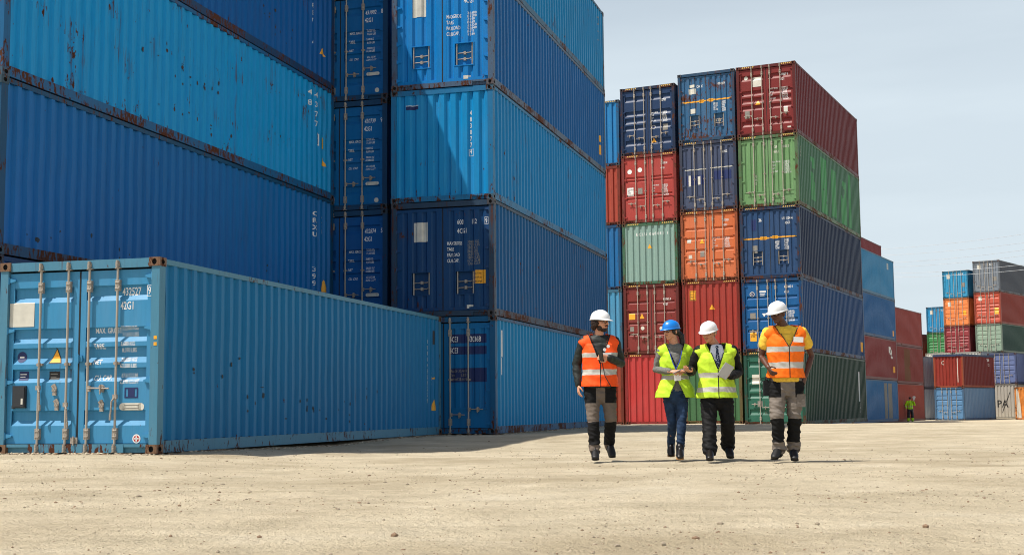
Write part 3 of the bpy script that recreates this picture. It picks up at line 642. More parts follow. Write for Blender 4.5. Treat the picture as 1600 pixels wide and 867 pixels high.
col(6.85, 53.83, -.15, TA, [
    dict(label='bright red corrugated container end on the ground, behind the woman', rgb=(196, 52, 50), H=HC, front='end', rust=.25, fade=.35, **BR),
    dict(label='maroon container with scuffed ribbed doors, just above the bright red one', rgb=(138, 46, 40), H=HC, front='D', rust=.5, fade=.4, **BR),
    dict(label='pale teal container end with green frame and a small yellow triangle', rgb=(134, 168, 158), H=S, front='end', frame=(60, 98, 74), rust=.35, fade=.4, **BR),
    dict(label='red container with two white round stickers on its doors', rgb=(184, 62, 54), H=HC, front='E', rust=.25, fade=.35, **BR),
    dict(label='navy container with ribbed doors, at the top between light blue and worn blue', rgb=(26, 56, 98), H=HC, front='A', rust=.12, fade=.15, **BR)], 'T1')
col(9.18, 52.78, -.13, TA, [
    dict(label='mid green corrugated container end on the ground, behind the man in a suit', rgb=(66, 112, 70), H=HC, front='end', frame=(92, 84, 52), rust=.35, **BR),
    dict(label='brick red corrugated container end with yellow caution label and triangle', rgb=(170, 54, 42), H=HC, front='end', rust=.2, fade=.25, **BR),
    dict(label='orange container with ribbed doors and four silver lock rods', rgb=(224, 112, 60), H=HC, front='D', rust=.2, fade=.3, **BR),
    dict(label='grey-navy container with a cream stripe across its ribbed doors', rgb=(66, 78, 108), H=HC, front='C', rust=.45, fade=.55, grime=.4, **BR),
    dict(label='worn blue container with an orange stripe and rust patches, top of its column', rgb=(46, 100, 144), H=HC, front='B', rust=.95, fade=.6, **BR)], 'T2')
col(11.40, 51.45, -.185, TA, [
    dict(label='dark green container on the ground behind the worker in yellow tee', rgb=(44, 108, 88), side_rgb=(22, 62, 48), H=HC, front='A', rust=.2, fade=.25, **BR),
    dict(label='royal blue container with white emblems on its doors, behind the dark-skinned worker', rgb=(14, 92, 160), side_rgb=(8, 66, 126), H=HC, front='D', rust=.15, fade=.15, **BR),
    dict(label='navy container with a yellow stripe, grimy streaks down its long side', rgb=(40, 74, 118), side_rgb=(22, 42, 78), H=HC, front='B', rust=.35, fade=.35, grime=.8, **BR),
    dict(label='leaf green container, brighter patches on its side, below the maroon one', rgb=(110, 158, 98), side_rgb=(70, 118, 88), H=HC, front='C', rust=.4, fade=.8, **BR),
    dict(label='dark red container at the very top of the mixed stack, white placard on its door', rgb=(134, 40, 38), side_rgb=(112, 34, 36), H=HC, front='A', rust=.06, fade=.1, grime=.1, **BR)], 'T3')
def hazard(info):
    mk = Mark(); H = info['H']
    for s_ in (-1, 1):
        for i in range(6):
            u = s_ * (.55 + i * .085); mk.poly([(u, 0), (u + .045, 0), (u + .075, .05), (u + .03, .05)])
    mesh = drape('warning_stripes', mk, [(-2, 0), (2, 0)], 0, lambda u, v, d: (u, -info['L'] / 2 + .015, H - .075 + v), HAZ, info['t'])
for k_ in (('T1', 0), ('T1', 1), ('T1', 2), ('T1', 3), ('T1', 4), ('T2', 0), ('T2', 1), ('T2', 2), ('T2', 3), ('T3', 0), ('T3', 2), ('T3', 3), ('T3', 4), ('T0', 4)): hazard(T_[k_])
def block(info, nums, u=.55, v=2.3, size=.14):
    on_front(info, Mark().text(nums[0], u, v, size, .66).text(nums[1], u, v - .2, size, .66), WHITE)
def wl(info, v=1.85, size=.08, rows=8, u=(.16, .62)):
    k = ['30,480 KG', '67,200 LBS', '3,870 KG', '8,530 LBS', '26,610 KG', '58,670 LBS', '76.4 CU.M', '2,700 CU.FT'][:rows]
    mk = Mark().text('\n'.join(k), u[1], v, size, .72)
    for i, q in enumerate(('MAX. GROSS', 'TARE', 'NET', 'CU. CAP.')): mk.text(q, u[0], v - i * size * 1.64, size, .7)
    on_front(info, mk, WHITE)
a = T_[('T3', 4)]; block(a, ('539469 6', '45G1'), .56, 2.38); wl(a); on_front(a, Mark().rect(-.55, 2.02, -.20, 2.42), CREAM, 'placard', .006); on_front(a, Mark().disc(-.83, 2.42, .08), CREAM, 'round_emblem', .005)
on_front(a, Mark().poly([(-.46, 1.28), (-.24, 1.28), (-.35, 1.46)]), YEL, 'warning_sign', .006); on_front(a, Mark().rect(-.9, .75, -.7, 1.05), GREYD, 'decal', .005); on_front(a, Mark().rect(.70, .88, .86, 1.1).rect(.83, .22, .97, .28), CREAM, 'decal', .006)
a = T_[('T3', 3)]; on_front(a, Mark().text('529', .22, 2.33, .15).text('4081 3', .56, 2.33, .15).text('45G1', .22, 2.14, .15), CREAM); wl(a, 1.75); on_front(a, Mark().stack('GHS', -.55, 1.2, .14), CREAM)
on_side(a, Mark().stack('LE1', .45, 2.3, .15), CREAM)
GP_ = paint((74, 146, 92), .2, .5, 6, .4)
for u0, u1, v0, v1 in ((2.3, 2.9, .5, 2.3), (4.0, 5.1, .22, 2.6), (6.1, 7.0, .3, 2.4), (7.9, 9.2, .22, 2.2), (9.7, 10.1, .22, 2.7)): on_side(a, Mark().rect(u0, v0, u1, v1), GP_, 'repaint_patch', .0035)
a = T_[('T3', 2)]; on_front(a, Mark().rect(-1.08, 1.60, -.02, 1.65).rect(-.4, 1.57, -.12, 1.69), YEL, 'coloured_stripe', .004); on_front(a, Mark().rect(.02, 1.62, 1.08, 1.67).rect(.1, 1.59, .32, 1.71), YEL, 'coloured_stripe', .004)
on_front(a, Mark().text('U1 1124 4', .5, 2.33, .15, .66).text('45G1', .62, 2.15, .15, .66).text('36', -.45, 2.3, .18), WHITE); on_front(a, Mark().text('MGW\nTARE\nNET\nCUBE', .2, 1.42, .10, .7).text('30480\n67200\n3900\n8600\n26580\n58600', .58, 1.5, .09, .8), WHITE)
on_front(a, Mark().rect(-.75, 1.96, -.55, 2.4), NAVYD, 'decal', .004); on_front(a, Mark().rect(-.72, 1.05, -.52, 1.35), GREYD, 'decal', .004)
a = T_[('T3', 1)]; block(a, ('488385 0', '45G1'), .5, 2.5); wl(a, 1.55, .09, 6, (.16, .60)); on_front(a, Mark().disc(-.80, 2.30, .10), CREAM, 'round_emblem', .004); on_front(a, Mark().disc(-.80, 2.30, .075), NAVYD, 'round_emblem', .006); on_front(a, Mark().text('5', -.83, 2.255, .13), WHITE, 'round_emblem', .008)
on_front(a, Mark().rect(-.50, 2.36, -.24, 2.42).rect(-.48, 2.29, -.27, 2.32).rect(-.48, 2.22, -.30, 2.25), WHITE); on_front(a, Mark().rect(-.9, 1.3, -.68, 1.55), GREYD, 'decal', .004); on_front(a, Mark().poly([(-.42, 1.52), (-.24, 1.52), (-.33, 1.38)]), WHITE, 'decal', .005)
on_front(a, Mark().rect(-.92, .42, -.66, .78), YEL, 'warning_sign', .004); on_front(a, Mark().text('CAUTION\n9\'6" HIGH', -.89, .62, .05), BLACKD, 'warning_sign', .006); on_side(a, Mark().rect(11.4, .35, 11.75, .8), YEL, 'decal')
a = T_[('T3', 0)]; block(a, ('804261 5', '45G1'), .5, 2.35); on_front(a, Mark().rect(-.90, 1.62, -.58, 2.0), CREAM, 'placard', .005); on_front(a, Mark().rect(-.7, .72, -.5, .95), GREYD, 'decal', .005)
on_side(a, Mark().stack('GESU3804261', 10.6, 2.15, .17, .8, step=1.02), WHITE); on_side(a, Mark().rect(10.52, .93, 10.66, 2.3, 0), WHITE, 'decal', .0035)
a = T_[('T2', 4)]; on_front(a, Mark().rect(-1.08, 1.66, -.02, 1.715).rect(-.3, 1.62, -.1, 1.75), YEL, 'coloured_stripe', .004); on_front(a, Mark().rect(.02, 1.67, 1.08, 1.725).rect(.1, 1.63, .3, 1.76), YEL, 'coloured_stripe', .004)
on_front(a, Mark().rect(-.75, 2.02, -.45, 2.25).rect(-.72, 2.3, -.5, 2.42).rect(-.7, 1.2, -.48, 1.4), CREAM, 'placard', .005); on_front(a, Mark().text('CA X', -.42, 2.27, .16), WHITE); on_front(a, Mark().text('004259', .5, 2.3, .14), WHITE)
on_front(a, Mark().text('MGW\nTARE\nNET\nCUBE', .3, 1.5, .10, .7).text('30480\n67200\n3900\n8600\n26580\n58600', .64, 1.55, .09, .8), WHITE); on_front(a, Mark().rect(.36, .78, .58, .88), CREAM, 'decal', -.06)
a = T_[('T2', 3)]; block(a, ('663902', ''), .55, 2.35); on_front(a, Mark().rect(-1.0, 1.72, -.08, 1.755), CREAM, 'coloured_stripe', .004); on_front(a, Mark().rect(.1, 1.74, 1.03, 1.775), CREAM, 'coloured_stripe', .004)
on_front(a, Mark().rect(-.95, 1.1, -.2, 1.5), NAVYD, 'decal', .0035); on_front(a, Mark().rect(.25, 1.25, .98, 1.62), NAVYD, 'decal', .0035); on_front(a, Mark().rect(-.85, 1.05, -.75, 1.5).rect(-.46, 1.1, -.34, 1.45), CREAM, 'placard', .006)
a = T_[('T2', 2)]; block(a, ('082525', '45G1'), .6, 2.42, .12); on_front(a, Mark().poly([(-.42, 1.55), (-.22, 1.55), (-.32, 1.76)]), YEL, 'warning_sign', .006); on_front(a, Mark().rect(-.95, 1.6, -.78, 1.75).rect(-.9, .95, -.75, 1.1), CREAM, 'decal', .005); on_front(a, Mark().rect(-.40, 1.0, -.22, 1.24), GREYD, 'decal', .005); wl(a, 1.74, .07)
a = T_[('T2', 1)]; on_front(a, Mark().rect(-.90, 2.12, -.64, 2.52), YEL, 'warning_sign', .004); on_front(a, Mark().frame(-.88, 2.14, -.66, 2.50, .02).text('HIGH', -.855, 2.35, .06).text('9\'6"', -.85, 2.22, .1), BLACKD, 'warning_sign', .006)
on_front(a, Mark().poly([(-.07, 1.72), (.15, 1.72), (.04, 1.93)]), YEL, 'warning_sign', .005)
a = T_[('T1', 4)]; block(a, ('502762', ''), .55, 2.2); wl(a, 1.72, .07); on_front(a, Mark().rect(.66, .95, .88, 1.22), GREYD, 'decal', .006); on_front(a, Mark().disc(.24, 1.12, .09), CREAM, 'round_emblem', .004); on_front(a, Mark().disc(.24, 1.12, .07), NAVYD, 'round_emblem', .006)
on_front(a, Mark().poly([(.14, .47), (.36, .47), (.25, .66)]), YEL, 'warning_sign', .006)
a = T_[('T1', 3)]; block(a, ('116501 8', '45G1'), .52, 2.42, .12); on_front(a, Mark().disc(-.86, 2.2, .10).disc(-.40, 2.25, .10).rect(-.98, 1.16, -.70, 1.52), WHITE, 'decal', .005); on_front(a, Mark().text('CAUTION\n9\'6"\nHIGH', -.95, 1.4, .08), BLACKD, 'decal', .007); on_front(a, Mark().rect(-.5, 1.22, -.3, 1.48), GREYD, 'decal', .005); wl(a, 1.52, .075, 8, (.14, .58))
a = T_[('T1', 2)]; on_front(a, Mark().text('ECLU 068081 1', -.6, 2.05, .17, .95, spacing=1.4), WHITE); on_front(a, Mark().poly([(-.1, 1.5), (.1, 1.5), (0, 1.68)]), YEL, 'warning_sign', .005)
a = T_[('T1', 1)]; block(a, ('843082 9', '45G1'), .52, 2.2); on_front(a, Mark().rect(-1.0, 1.45, -.72, 1.7), YEL, 'warning_sign', .005); on_front(a, Mark().poly([(-.52, 1.48), (-.32, 1.48), (-.42, 1.7)]), YEL, 'warning_sign', .005); on_front(a, Mark().disc(-.4, 1.08, .08), CREAM, 'round_emblem', .005); on_front(a, Mark().disc(.42, 1.05, .08), CREAM, 'round_emblem', .005); on_front(a, Mark().rect(-.95, .95, -.78, 1.15), GREYD, 'decal', .005)
a = T_[('T1', 0)]; on_front(a, Mark().rect(.72, .48, .94, .85), YEL, 'warning_sign', .005)

# --- side-on row behind the mixed stack
UA = rd(28); UR = dict(near=1, group=G_U, front='end')
col(19.26, 74.66, -.46, UA, [
    dict(label='blue container with whitish panels on the ground, right of the dark green one', rgb=(30, 104, 158), rust=.25, fade=.8, **UR),
    dict(label='dark red container with a torn white sticker, second up in the far blue pile', rgb=(128, 44, 46), rust=.12, **UR),
    dict(label='darker of the two plain blue containers in the far pile, resting on red', rgb=(24, 92, 150), rust=.12, **UR),
    dict(label='lighter of the two plain blue containers in the far pile, below maroon', rgb=(50, 132, 180), rust=.1, **UR)], 'U')
col(22.48, 88.74, -.62, UA, [dict(label='grey container %s in the pile hidden behind the blue one' % q, rgb=(90, 96, 100), H=h_, near=0, front='end', group=G_U) for q, h_ in (('at the foot', HC), ('second from the ground', S), ('third from the ground', S), ('just under the maroon top', S))] + [
    dict(label='maroon container peeping out above and behind the far blue pile', rgb=(122, 34, 40), rust=.05, near=0, group=G_U, front='end')], 'U2')
a = T_[('U', 0)]; on_side(a, Mark().rect(8.2, .2, 9.0, 2.4).rect(9.35, .2, 10.4, 2.4), GREYD, 'repaint_patch', .003)
a = T_[('U', 1)]; on_side(a, Mark().poly([(9.9, 2.15), (10.5, 2.1), (10.9, 1.45), (10.75, 1.25), (10.4, 1.6), (10.0, 1.75)]), WHITE, 'torn_sticker', .005); on_side(a, Mark().poly([(10.15, 1.95), (10.4, 1.95), (10.65, 1.55), (10.5, 1.5)]), GREYD, 'torn_sticker', .008); on_side(a, Mark().rect(11.1, .5, 11.6, .9), YEL, 'decal')
a = T_[('U', 2)]; on_side(a, Mark().rect(11.2, .25, 11.6, .6), YEL, 'decal')
a = T_[('U', 3)]; on_side(a, Mark().frame(10.3, 1.9, 10.6, 2.3, .04), CREAM)
VA = rd(30)
col(23.78, 85.10, -.55, VA, [
    dict(label='rusty red container on the ground behind the distant worker', rgb=(158, 62, 46), rust=.15, **UR),
    dict(label='dull red container with a brown panel, middle of the far red pile', rgb=(130, 46, 40), rust=.15, **UR),
    dict(label='red container with dark scrapes, top of the far red pile', rgb=(142, 50, 42), rust=.35, **UR)], 'V')
on_side(T_[('V', 1)], Mark().rect(6.6, .2, 8.3, 2.4), plain('brown_primer', srgb(112, 70, 44), .7, var=.1), 'repaint_patch', .003)

# --- distant containers at the right edge
FA = rd(42.7); FR = dict(near=0, group=G_F)
col(35.46, 103.64, -.66, FA, [
    dict(label='short light blue container on the ground, doors half in shadow, under the red one', rgb=(86, 136, 184), side_rgb=(104, 140, 180), front='D', rust=.3, fade=.6, **FR),
    dict(label='short red container under a dark blue tarpaulin edge, above the light blue one', rgb=(150, 46, 34), side_rgb=(122, 38, 36), front='end', rust=.3, frame=(140, 66, 40), **FR)], 'W', L20)
a = T_[('W', 1)]; on_side(a, Mark().text('TEXU', 4.6, 2.1, .3).text('22', 4.9, 1.75, .3), WHITE); on_front(a, Mark().text('C', -.55, 1.8, .45), CREAM); on_front(a, Mark().rect(.74, .4, .80, 2.3), CREAM, 'reflective_tape')
def tarp(b):
    hw, hl = W / 2 + .03, L20 / 2 + .03; ring = []; n = 60
    pts = [(-hw, -hl), (hw, -hl), (hw, hl), (-hw, hl)]
    for k in range(4):
        p, q = pts[k], pts[(k + 1) % 4]
        for i in range(n // 4): t = i / (n / 4); ring.append((p[0] + (q[0] - p[0]) * t, p[1] + (q[1] - p[1]) * t))
    m_ = len(ring); vs = [(x, y, S - .14 + .07 * noise.noise(Vector((x * 1.6, y * 1.6, 2)))) for x, y in ring] + [(x, y, S + .02 + .02 * noise.noise(Vector((x, y, 5)))) for x, y in ring] + [(0, 0, S + .10)]
    b.add(vs, [(i, (i + 1) % m_, m_ + (i + 1) % m_, m_ + i) for i in range(m_)] + [(m_ + i, m_ + (i + 1) % m_, 2 * m_) for i in range(m_)])
part('tarpaulin', ('tarp',), tarp, plain('tarpaulin_blue', srgb(34, 52, 84), .6, bump=.02, bscale=6), a['t'])
col(33.35, 106.9, -.68, FA, [
    dict(label='white container on the ground squeezed between the red pile and the light blue one', rgb=(196, 198, 200), front='A', rust=.2, **FR),
    dict(label='white container squeezed beside the red one, upper of the two narrow white ends', rgb=(190, 192, 194), front='A', rust=.2, **FR)], 'G', L20)
col(42.35, 110.6, -.62, rd(40), [
    dict(label='white container on the ground with large black PA lettering', rgb=(182, 176, 162), H=HC, front='end', rust=.35, **FR),
    dict(label='violet-blue container with ribbed doors, right of the short red one', rgb=(104, 120, 170), H=S, front='D', rust=.35, fade=.5, **FR)], 'X', L20)
on_front(T_[('X', 0)], Mark().text('PA', -.55, .95, .85, .95).poly([(-.15, .5), (-.08, .5), (.62, 2.2), (.55, 2.2)]), BLACKD)
rustwhite = dict(near=0, group=G_F)
col(42.30, 104.6, -.66, rd(38), [
    dict(label='white container with broad orange rust runs on the ground at the right edge', rgb=(214, 206, 190), front='end', rust=.9, frame=(196, 120, 50), **rustwhite)], 'Z', L20)
on_front(T_[('Z', 0)], Mark().poly([(-.72, .14), (-.05, .14), (.02, 1.2), (-.02, 2.44), (-.95, 2.44), (-.8, 1.3)]).poly([(.42, .14), (.62, .14), (.80, 2.44), (.35, 2.44)]), plain('rust_run', srgb(200, 122, 48), .8, var=.3, bscale=3), 'rust_run', .004)
col(45.7, 110.2, -.60, rd(40), [
    dict(label='navy container low down at the right edge, behind the rust-stained white one', rgb=(30, 50, 110), H=HC, front='end', **FR),
    dict(label='navy container at the right edge beside the violet-blue one', rgb=(30, 50, 110), H=S, front='end', **FR)], 'Y', L20)
# white row peeping over the short red container
col(40.15, 112.7, -.60, rd(42), [
    dict(label='white container at ground level hidden behind the short containers', rgb=(214, 212, 204), H=HC, front='end', L=L20, **FR),
    dict(label='white container whose pale top shows just above the tarpaulin', rgb=(214, 212, 204), H=HC - .1, front='end', L=L20, **FR)], 'P')
col(38.25, 114.4, -.60, rd(42), [
    dict(label='white container at ground level behind the two narrow white ends', rgb=(220, 216, 206), H=HC, front='end', L=L20, **FR),
    dict(label='white container whose pale top shows under the green ribbed doors', rgb=(220, 216, 206), H=HC - .1, front='end', L=L20, **FR)], 'P2')
FR5 = dict(near=0, group=G_F)
h5 = dict(H=HC)
col(44.46, 119.1, -.50, rd(38.5), [
    dict(label='dark container at the foot of the tallest distant pile, hidden', rgb=(60, 70, 80), H=HC, front='end', **FR5),
    dict(label='dark container second up in the tallest distant pile, hidden', rgb=(60, 70, 80), H=HC, front='end', **FR5),
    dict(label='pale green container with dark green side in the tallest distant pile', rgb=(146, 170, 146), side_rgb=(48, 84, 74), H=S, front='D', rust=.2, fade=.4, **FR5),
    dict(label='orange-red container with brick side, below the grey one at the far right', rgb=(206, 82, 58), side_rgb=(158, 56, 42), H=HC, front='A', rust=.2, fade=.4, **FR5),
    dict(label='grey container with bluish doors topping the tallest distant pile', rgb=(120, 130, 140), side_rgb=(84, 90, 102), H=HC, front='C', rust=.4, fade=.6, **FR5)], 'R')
Y_ = dict(near=0, group=G_F)
col(42.35, 121.4, -.526, rd(40), [
    dict(label='maroon container at the foot of the sky-blue-topped distant pile, hidden', rgb=(120, 40, 44), H=HC, front='end', **Y_),
    dict(label='dark red container second up under the distant maroon doors, hidden', rgb=(120, 40, 44), H=HC, front='end', **Y_),
    dict(label='distant maroon container with white-edged ribbed doors under the orange one', rgb=(150, 48, 54), H=S, front='A', rust=.1, fade=.4, **Y_),
    dict(label='distant orange container between sky blue above and maroon below', rgb=(244, 132, 62), H=S, front='D', rust=.1, **Y_),
    dict(label='sky blue container higher of the two, beside the grey one', rgb=(40, 148, 196), H=S, front='C', rust=.2, fade=.3, **Y_)], 'Q2')
col(43.83, 131.33, -.578, rd(40), [
    dict(label='green container at the foot of the leftmost distant pile, hidden', rgb=(40, 110, 60), H=HC, front='end', **Y_),
    dict(label='green container second up in the leftmost distant pile, hidden', rgb=(40, 110, 60), H=HC, front='end', **Y_),
    dict(label='distant green container with pale ribbed doors under the lower sky blue one', rgb=(54, 138, 76), H=S, front='A', rust=.1, fade=.3, **Y_),
    dict(label='sky blue container lower of the two, resting on the green one', rgb=(34, 146, 204), H=S, front='C', rust=.2, fade=.3, **Y_)], 'Q1')
for k_, n_ in ((('R', 4), '48'), (('R', 3), '52'), (('Q2', 4), 'CX 24'), (('Q2', 3), '10'), (('Q1', 3), '45 66')):
    a = T_[k_]; on_front(a, Mark().text(n_, .3, a['H'] - .45, .24), WHITE); on_front(a, Mark().rect(.6, 1.0, .9, 1.4) if k_ != ('R', 3) else Mark().rect(.58, .85, .98, 1.45), YEL if k_ in (('R', 3), ('Q2', 3)) else GREYD, 'decal', .006)
    on_front(a, Mark().rect(-.8, a['H'] - .75, -.5, a['H'] - .35), CREAM, 'placard', .006)
col(41.1, 133.6, -.58, rd(40), [
    dict(label='red container low behind the far red pile, hidden', rgb=(170, 52, 40), H=HC, front='end', **Y_),
    dict(label='red container second up behind the far red pile, hidden', rgb=(170, 52, 40), H=HC, front='end', **Y_),
    dict(label='red container sliver showing between the far red pile and the green doors', rgb=(190, 58, 44), H=S, front='A', **Y_)], 'Q0')

# --- overhead wires crossing the sky at the right
WIRE = plain('wire_grey', srgb(186, 192, 198), .6)
WIRES = [((24.95, 127.4, 14.73), (46.35, 81.2, 12.79)), ((24.88, 127.0, 14.25), (46.1, 80.8, 11.95)), ((26.74, 126.6, 13.51), (44.75, 80.4, 11.46)), ((26.65, 126.2, 13.14), (44.52, 80.0, 10.92)), ((26.8, 125.8, 12.69), (44.14, 79.6, 10.06)), ((26.72, 125.4, 12.38), (43.91, 79.2, 9.57))]
for i, (A_, B_) in enumerate(WIRES):
    b = MB(); pts = [Vector(A_).lerp(Vector(B_), k / 24) + Vector((0, 0, 1.2 * ((k / 12 - 1) ** 2) - .3)) for k in range(25)]
    b.path(pts, .014, 5)
    o = link('power_line', b.mesh('power_line'), WIRE); o['label'] = ['topmost thin wire crossing the sky at the right', 'second thin wire from the top in the right-hand sky', 'third thin wire from the top in the right-hand sky', 'fourth thin wire from the top in the right-hand sky', 'fifth wire from the top, passing the distant grey container', 'lowest thin wire in the right-hand sky'][i]
    o['category'] = 'power line'; o['group'] = 'overhead power lines'
# ---------------------------------------------------------------- people
def V(*a): return Vector(a)
def loft(b, pts, rad, n=16, ref=(1, 0, 0), cap=True):
    """closed organic tube through pts; rad = (half width along ref, half depth) for each point"""
    pts = [Vector(p) for p in pts]; rings = []; N = len(pts)
    rad = [(r, r) if isinstance(r, (int, float)) else r for r in rad]
    def tang(i): return ((pts[min(i + 1, N - 1)] - pts[max(i - 1, 0)])).normalized()
    seq = []
    if cap:
        t = tang(0); r = min(rad[0])
        for a in (80, 55, 28): seq.append((pts[0] - t * r * math.sin(R(a)), rad[0], math.cos(R(a)), t))
    for i in range(N): seq.append((pts[i], rad[i], 1, tang(i)))
    if cap:
        t = tang(N - 1); r = min(rad[-1])
        for a in (28, 55, 80): seq.append((pts[-1] + t * r * math.sin(R(a)), rad[-1], math.cos(R(a)), t))
    vs = []
    for p, (a, c), k, t in seq:
        u = Vector(ref); u = u - t * u.dot(t)
        if u.length < .05: u = Vector((0, 1, 0)) - t * t.y
        u.normalize(); v = t.cross(u)
        for j in range(n):
            q = 2 * math.pi * j / n; vs.append(p + u * a * k * math.cos(q) + v * c * k * math.sin(q))
    m = len(seq); fs = [(k * n + j, k * n + (j + 1) % n, (k + 1) * n + (j + 1) % n, (k + 1) * n + j) for k in range(m - 1) for j in range(n)]
    fs += [tuple(range(n - 1, -1, -1)), tuple(range((m - 1) * n, m * n))]
    b.add(vs, fs, 0, True)
def ellip(b, c, r, M=None, nu=16, nv=10):
    c = Vector(c); vs = []
    for i in range(1, nv):
        th = math.pi * i / nv
        for j in range(nu):
            ph = 2 * math.pi * j / nu; vs.append(V(r[0] * math.sin(th) * math.cos(ph), r[1] * math.sin(th) * math.sin(ph), r[2] * math.cos(th)) + c)
    vs += [c + V(0, 0, r[2]), c - V(0, 0, r[2])]
    if M: vs = [M @ v for v in vs]
    k = (nv - 1) * nu
    fs = [(i * nu + j, (i + 1) * nu + j, (i + 1) * nu + (j + 1) % nu, i * nu + (j + 1) % nu) for i in range(nv - 2) for j in range(nu)]
    fs += [(k, j, (j + 1) % nu) for j in range(nu)] + [(k + 1, (nv - 2) * nu + (j + 1) % nu, (nv - 2) * nu + j) for j in range(nu)]
    b.add(vs, fs, 0, True)
def organic(name, b, voxel, mats, parent, smooth=4, disp=None, drop=None, facemat=None, solid=0):
    """fuse the overlapping volumes into one continuous skin"""
    m = b.mesh('tmp'); o = bpy.data.objects.new('tmp', m); C.collection.objects.link(o)
    r = o.modifiers.new('r', 'REMESH'); r.mode = 'VOXEL'; r.voxel_size = voxel; r.use_smooth_shade = True
    s = o.modifiers.new('s', 'SMOOTH'); s.factor = .5; s.iterations = smooth
    dg = bpy.context.evaluated_depsgraph_get(); me = bpy.data.meshes.new_from_object(o.evaluated_get(dg)); me.name = name
    bpy.data.objects.remove(o); bpy.data.meshes.remove(m)
    if disp or drop:
        bm = bmesh.new(); bm.from_mesh(me); bm.normal_update()
        if drop:
            bmesh.ops.delete(bm, geom=[f for f in bm.faces if drop(f.calc_center_median(), f.normal)], context='FACES')
        if disp:
            for v in bm.verts: v.co += v.normal * disp(v.co)
        bm.to_mesh(me); bm.free()
    me.polygons.foreach_set('use_smooth', [True] * len(me.polygons))
    if facemat: me.polygons.foreach_set('material_index', [facemat(p.center) for p in me.polygons])
    o = link(name, me, mats, parent)
    if solid:
        sd_ = o.modifiers.new('thickness', 'SOLIDIFY'); sd_.thickness = solid; sd_.offset = -1
    return o
def folds(amp, seed=0, fx=9, fz=15):
    def f(p):
        q = Vector((p.x * fx + seed, p.y * fx, p.z * fz + p.x * 5)); a = noise.noise(q); c = noise.noise(q * 2.1 + Vector((5, 5, seed)))
        return amp * ((1 - abs(a) * 2.6) * .7 + c * .6 + .25)
    return f
def cloth(name, rgb, rough=.85, var=.15, bump=.004, scale=30, spec=.2): return plain(name, srgb(*rgb), rough, 0, bump, scale, spec, var)
SKIN = {}
def skin(rgb, name):
    g = NB(name); c = srgb(*rgb); n = g.noise(g.obj, 14, 4)
    g.lk(g.mix(n, tuple(x * .86 for x in c[:3]) + (1,), tuple(min(1, x * 1.12) for x in c[:3]) + (1,)), g.b.inputs['Base Color'])
    g.b.inputs['Roughness'].default_value = .5; g.b.inputs['Subsurface Weight'].default_value = .08; g.b.inputs['Subsurface Radius'].default_value = (.012, .005, .003); return g.m
def vest_mat(name, rgb, bands, trim, cx=0, vz=None, rough=.7):
    """hi-vis cloth: two grey reflective bands, dark trim round the neck opening and down the zip"""
    g = NB(name); x, y, z = g.sep(); wob = g.math('MULTIPLY', g.math('SUBTRACT', g.noise(g.obj, 7, 3), .5), .035)
    zz = g.math('ADD', z, wob); c = srgb(*rgb)
    n = g.noise(g.obj, 11, 4); col_ = g.mix(g.ramp(n, .35, .7, 0, .35), c, tuple(k * .72 for k in c[:3]) + (1,))
    sc = g.m.node_tree.nodes.new('ShaderNodeMath'); mask = None
    for a, b_ in bands:
        k = g.math('MULTIPLY', g.math('GREATER_THAN', zz, a), g.math('LESS_THAN', zz, b_)); mask = k if mask is None else g.math('MAXIMUM', mask, k)
    col_ = g.mix(mask, col_, srgb(186, 184, 176))
    front = g.math('LESS_THAN', y, .0); ax = g.math('ABSOLUTE', g.math('SUBTRACT', x, cx))
    zip_ = g.math('MULTIPLY', g.math('LESS_THAN', ax, .006), g.math('LESS_THAN', z, vz[0]))
    slope = g.math('MULTIPLY', g.math('SUBTRACT', z, vz[0]), vz[1])
    edge = g.math('MULTIPLY', g.math('LESS_THAN', g.math('ABSOLUTE', g.math('SUBTRACT', ax, slope)), .011), g.math('GREATER_THAN', z, vz[0]))
    t = g.math('MULTIPLY', front, g.math('MAXIMUM', zip_, edge)); col_ = g.mix(t, col_, srgb(*trim))
    g.lk(col_, g.b.inputs['Base Color']); g.b.inputs['Roughness'].default_value = rough; g.b.inputs['Specular IOR Level'].default_value = .25
    g.bump(g.noise(g.obj, 40, 3), .003, .6); return g.m
def work_trousers(name, rgb, pads, pocket, cuff):
    g = NB(name); x, y, z = g.sep(); c = srgb(*rgb); wob = g.math('MULTIPLY', g.math('SUBTRACT', g.noise(g.obj, 6, 2), .5), .05); zz = g.math('ADD', z, wob)
    n = g.noise(g.obj, 9, 4); col_ = g.mix(g.ramp(n, .35, .7, 0, .4), c, tuple(k * .68 for k in c[:3]) + (1,))
    blk = srgb(22, 22, 23)
    m1 = g.math('MULTIPLY', g.math('GREATER_THAN', zz, pads[0]), g.math('LESS_THAN', zz, pads[1]))
    m2 = g.math('MULTIPLY', g.math('MULTIPLY', g.math('GREATER_THAN', z, pocket[0]), g.math('LESS_THAN', z, pocket[1])), g.math('GREATER_THAN', g.math('ABSOLUTE', g.math('SUBTRACT', x, pocket[2])), pocket[3]))
    m3 = g.math('MULTIPLY', g.math('GREATER_THAN', zz, cuff[0]), g.math('LESS_THAN', zz, cuff[1]))
    f = g.math('MAXIMUM', g.math('MAXIMUM', m1, m2), g.math('MULTIPLY', m3, .55)); g.lk(g.mix(f, col_, blk), g.b.inputs['Base Color'])
    g.b.inputs['Roughness'].default_value = .85; g.b.inputs['Specular IOR Level'].default_value = .2; g.bump(g.noise(g.obj, 45, 3), .003, .6); return g.m
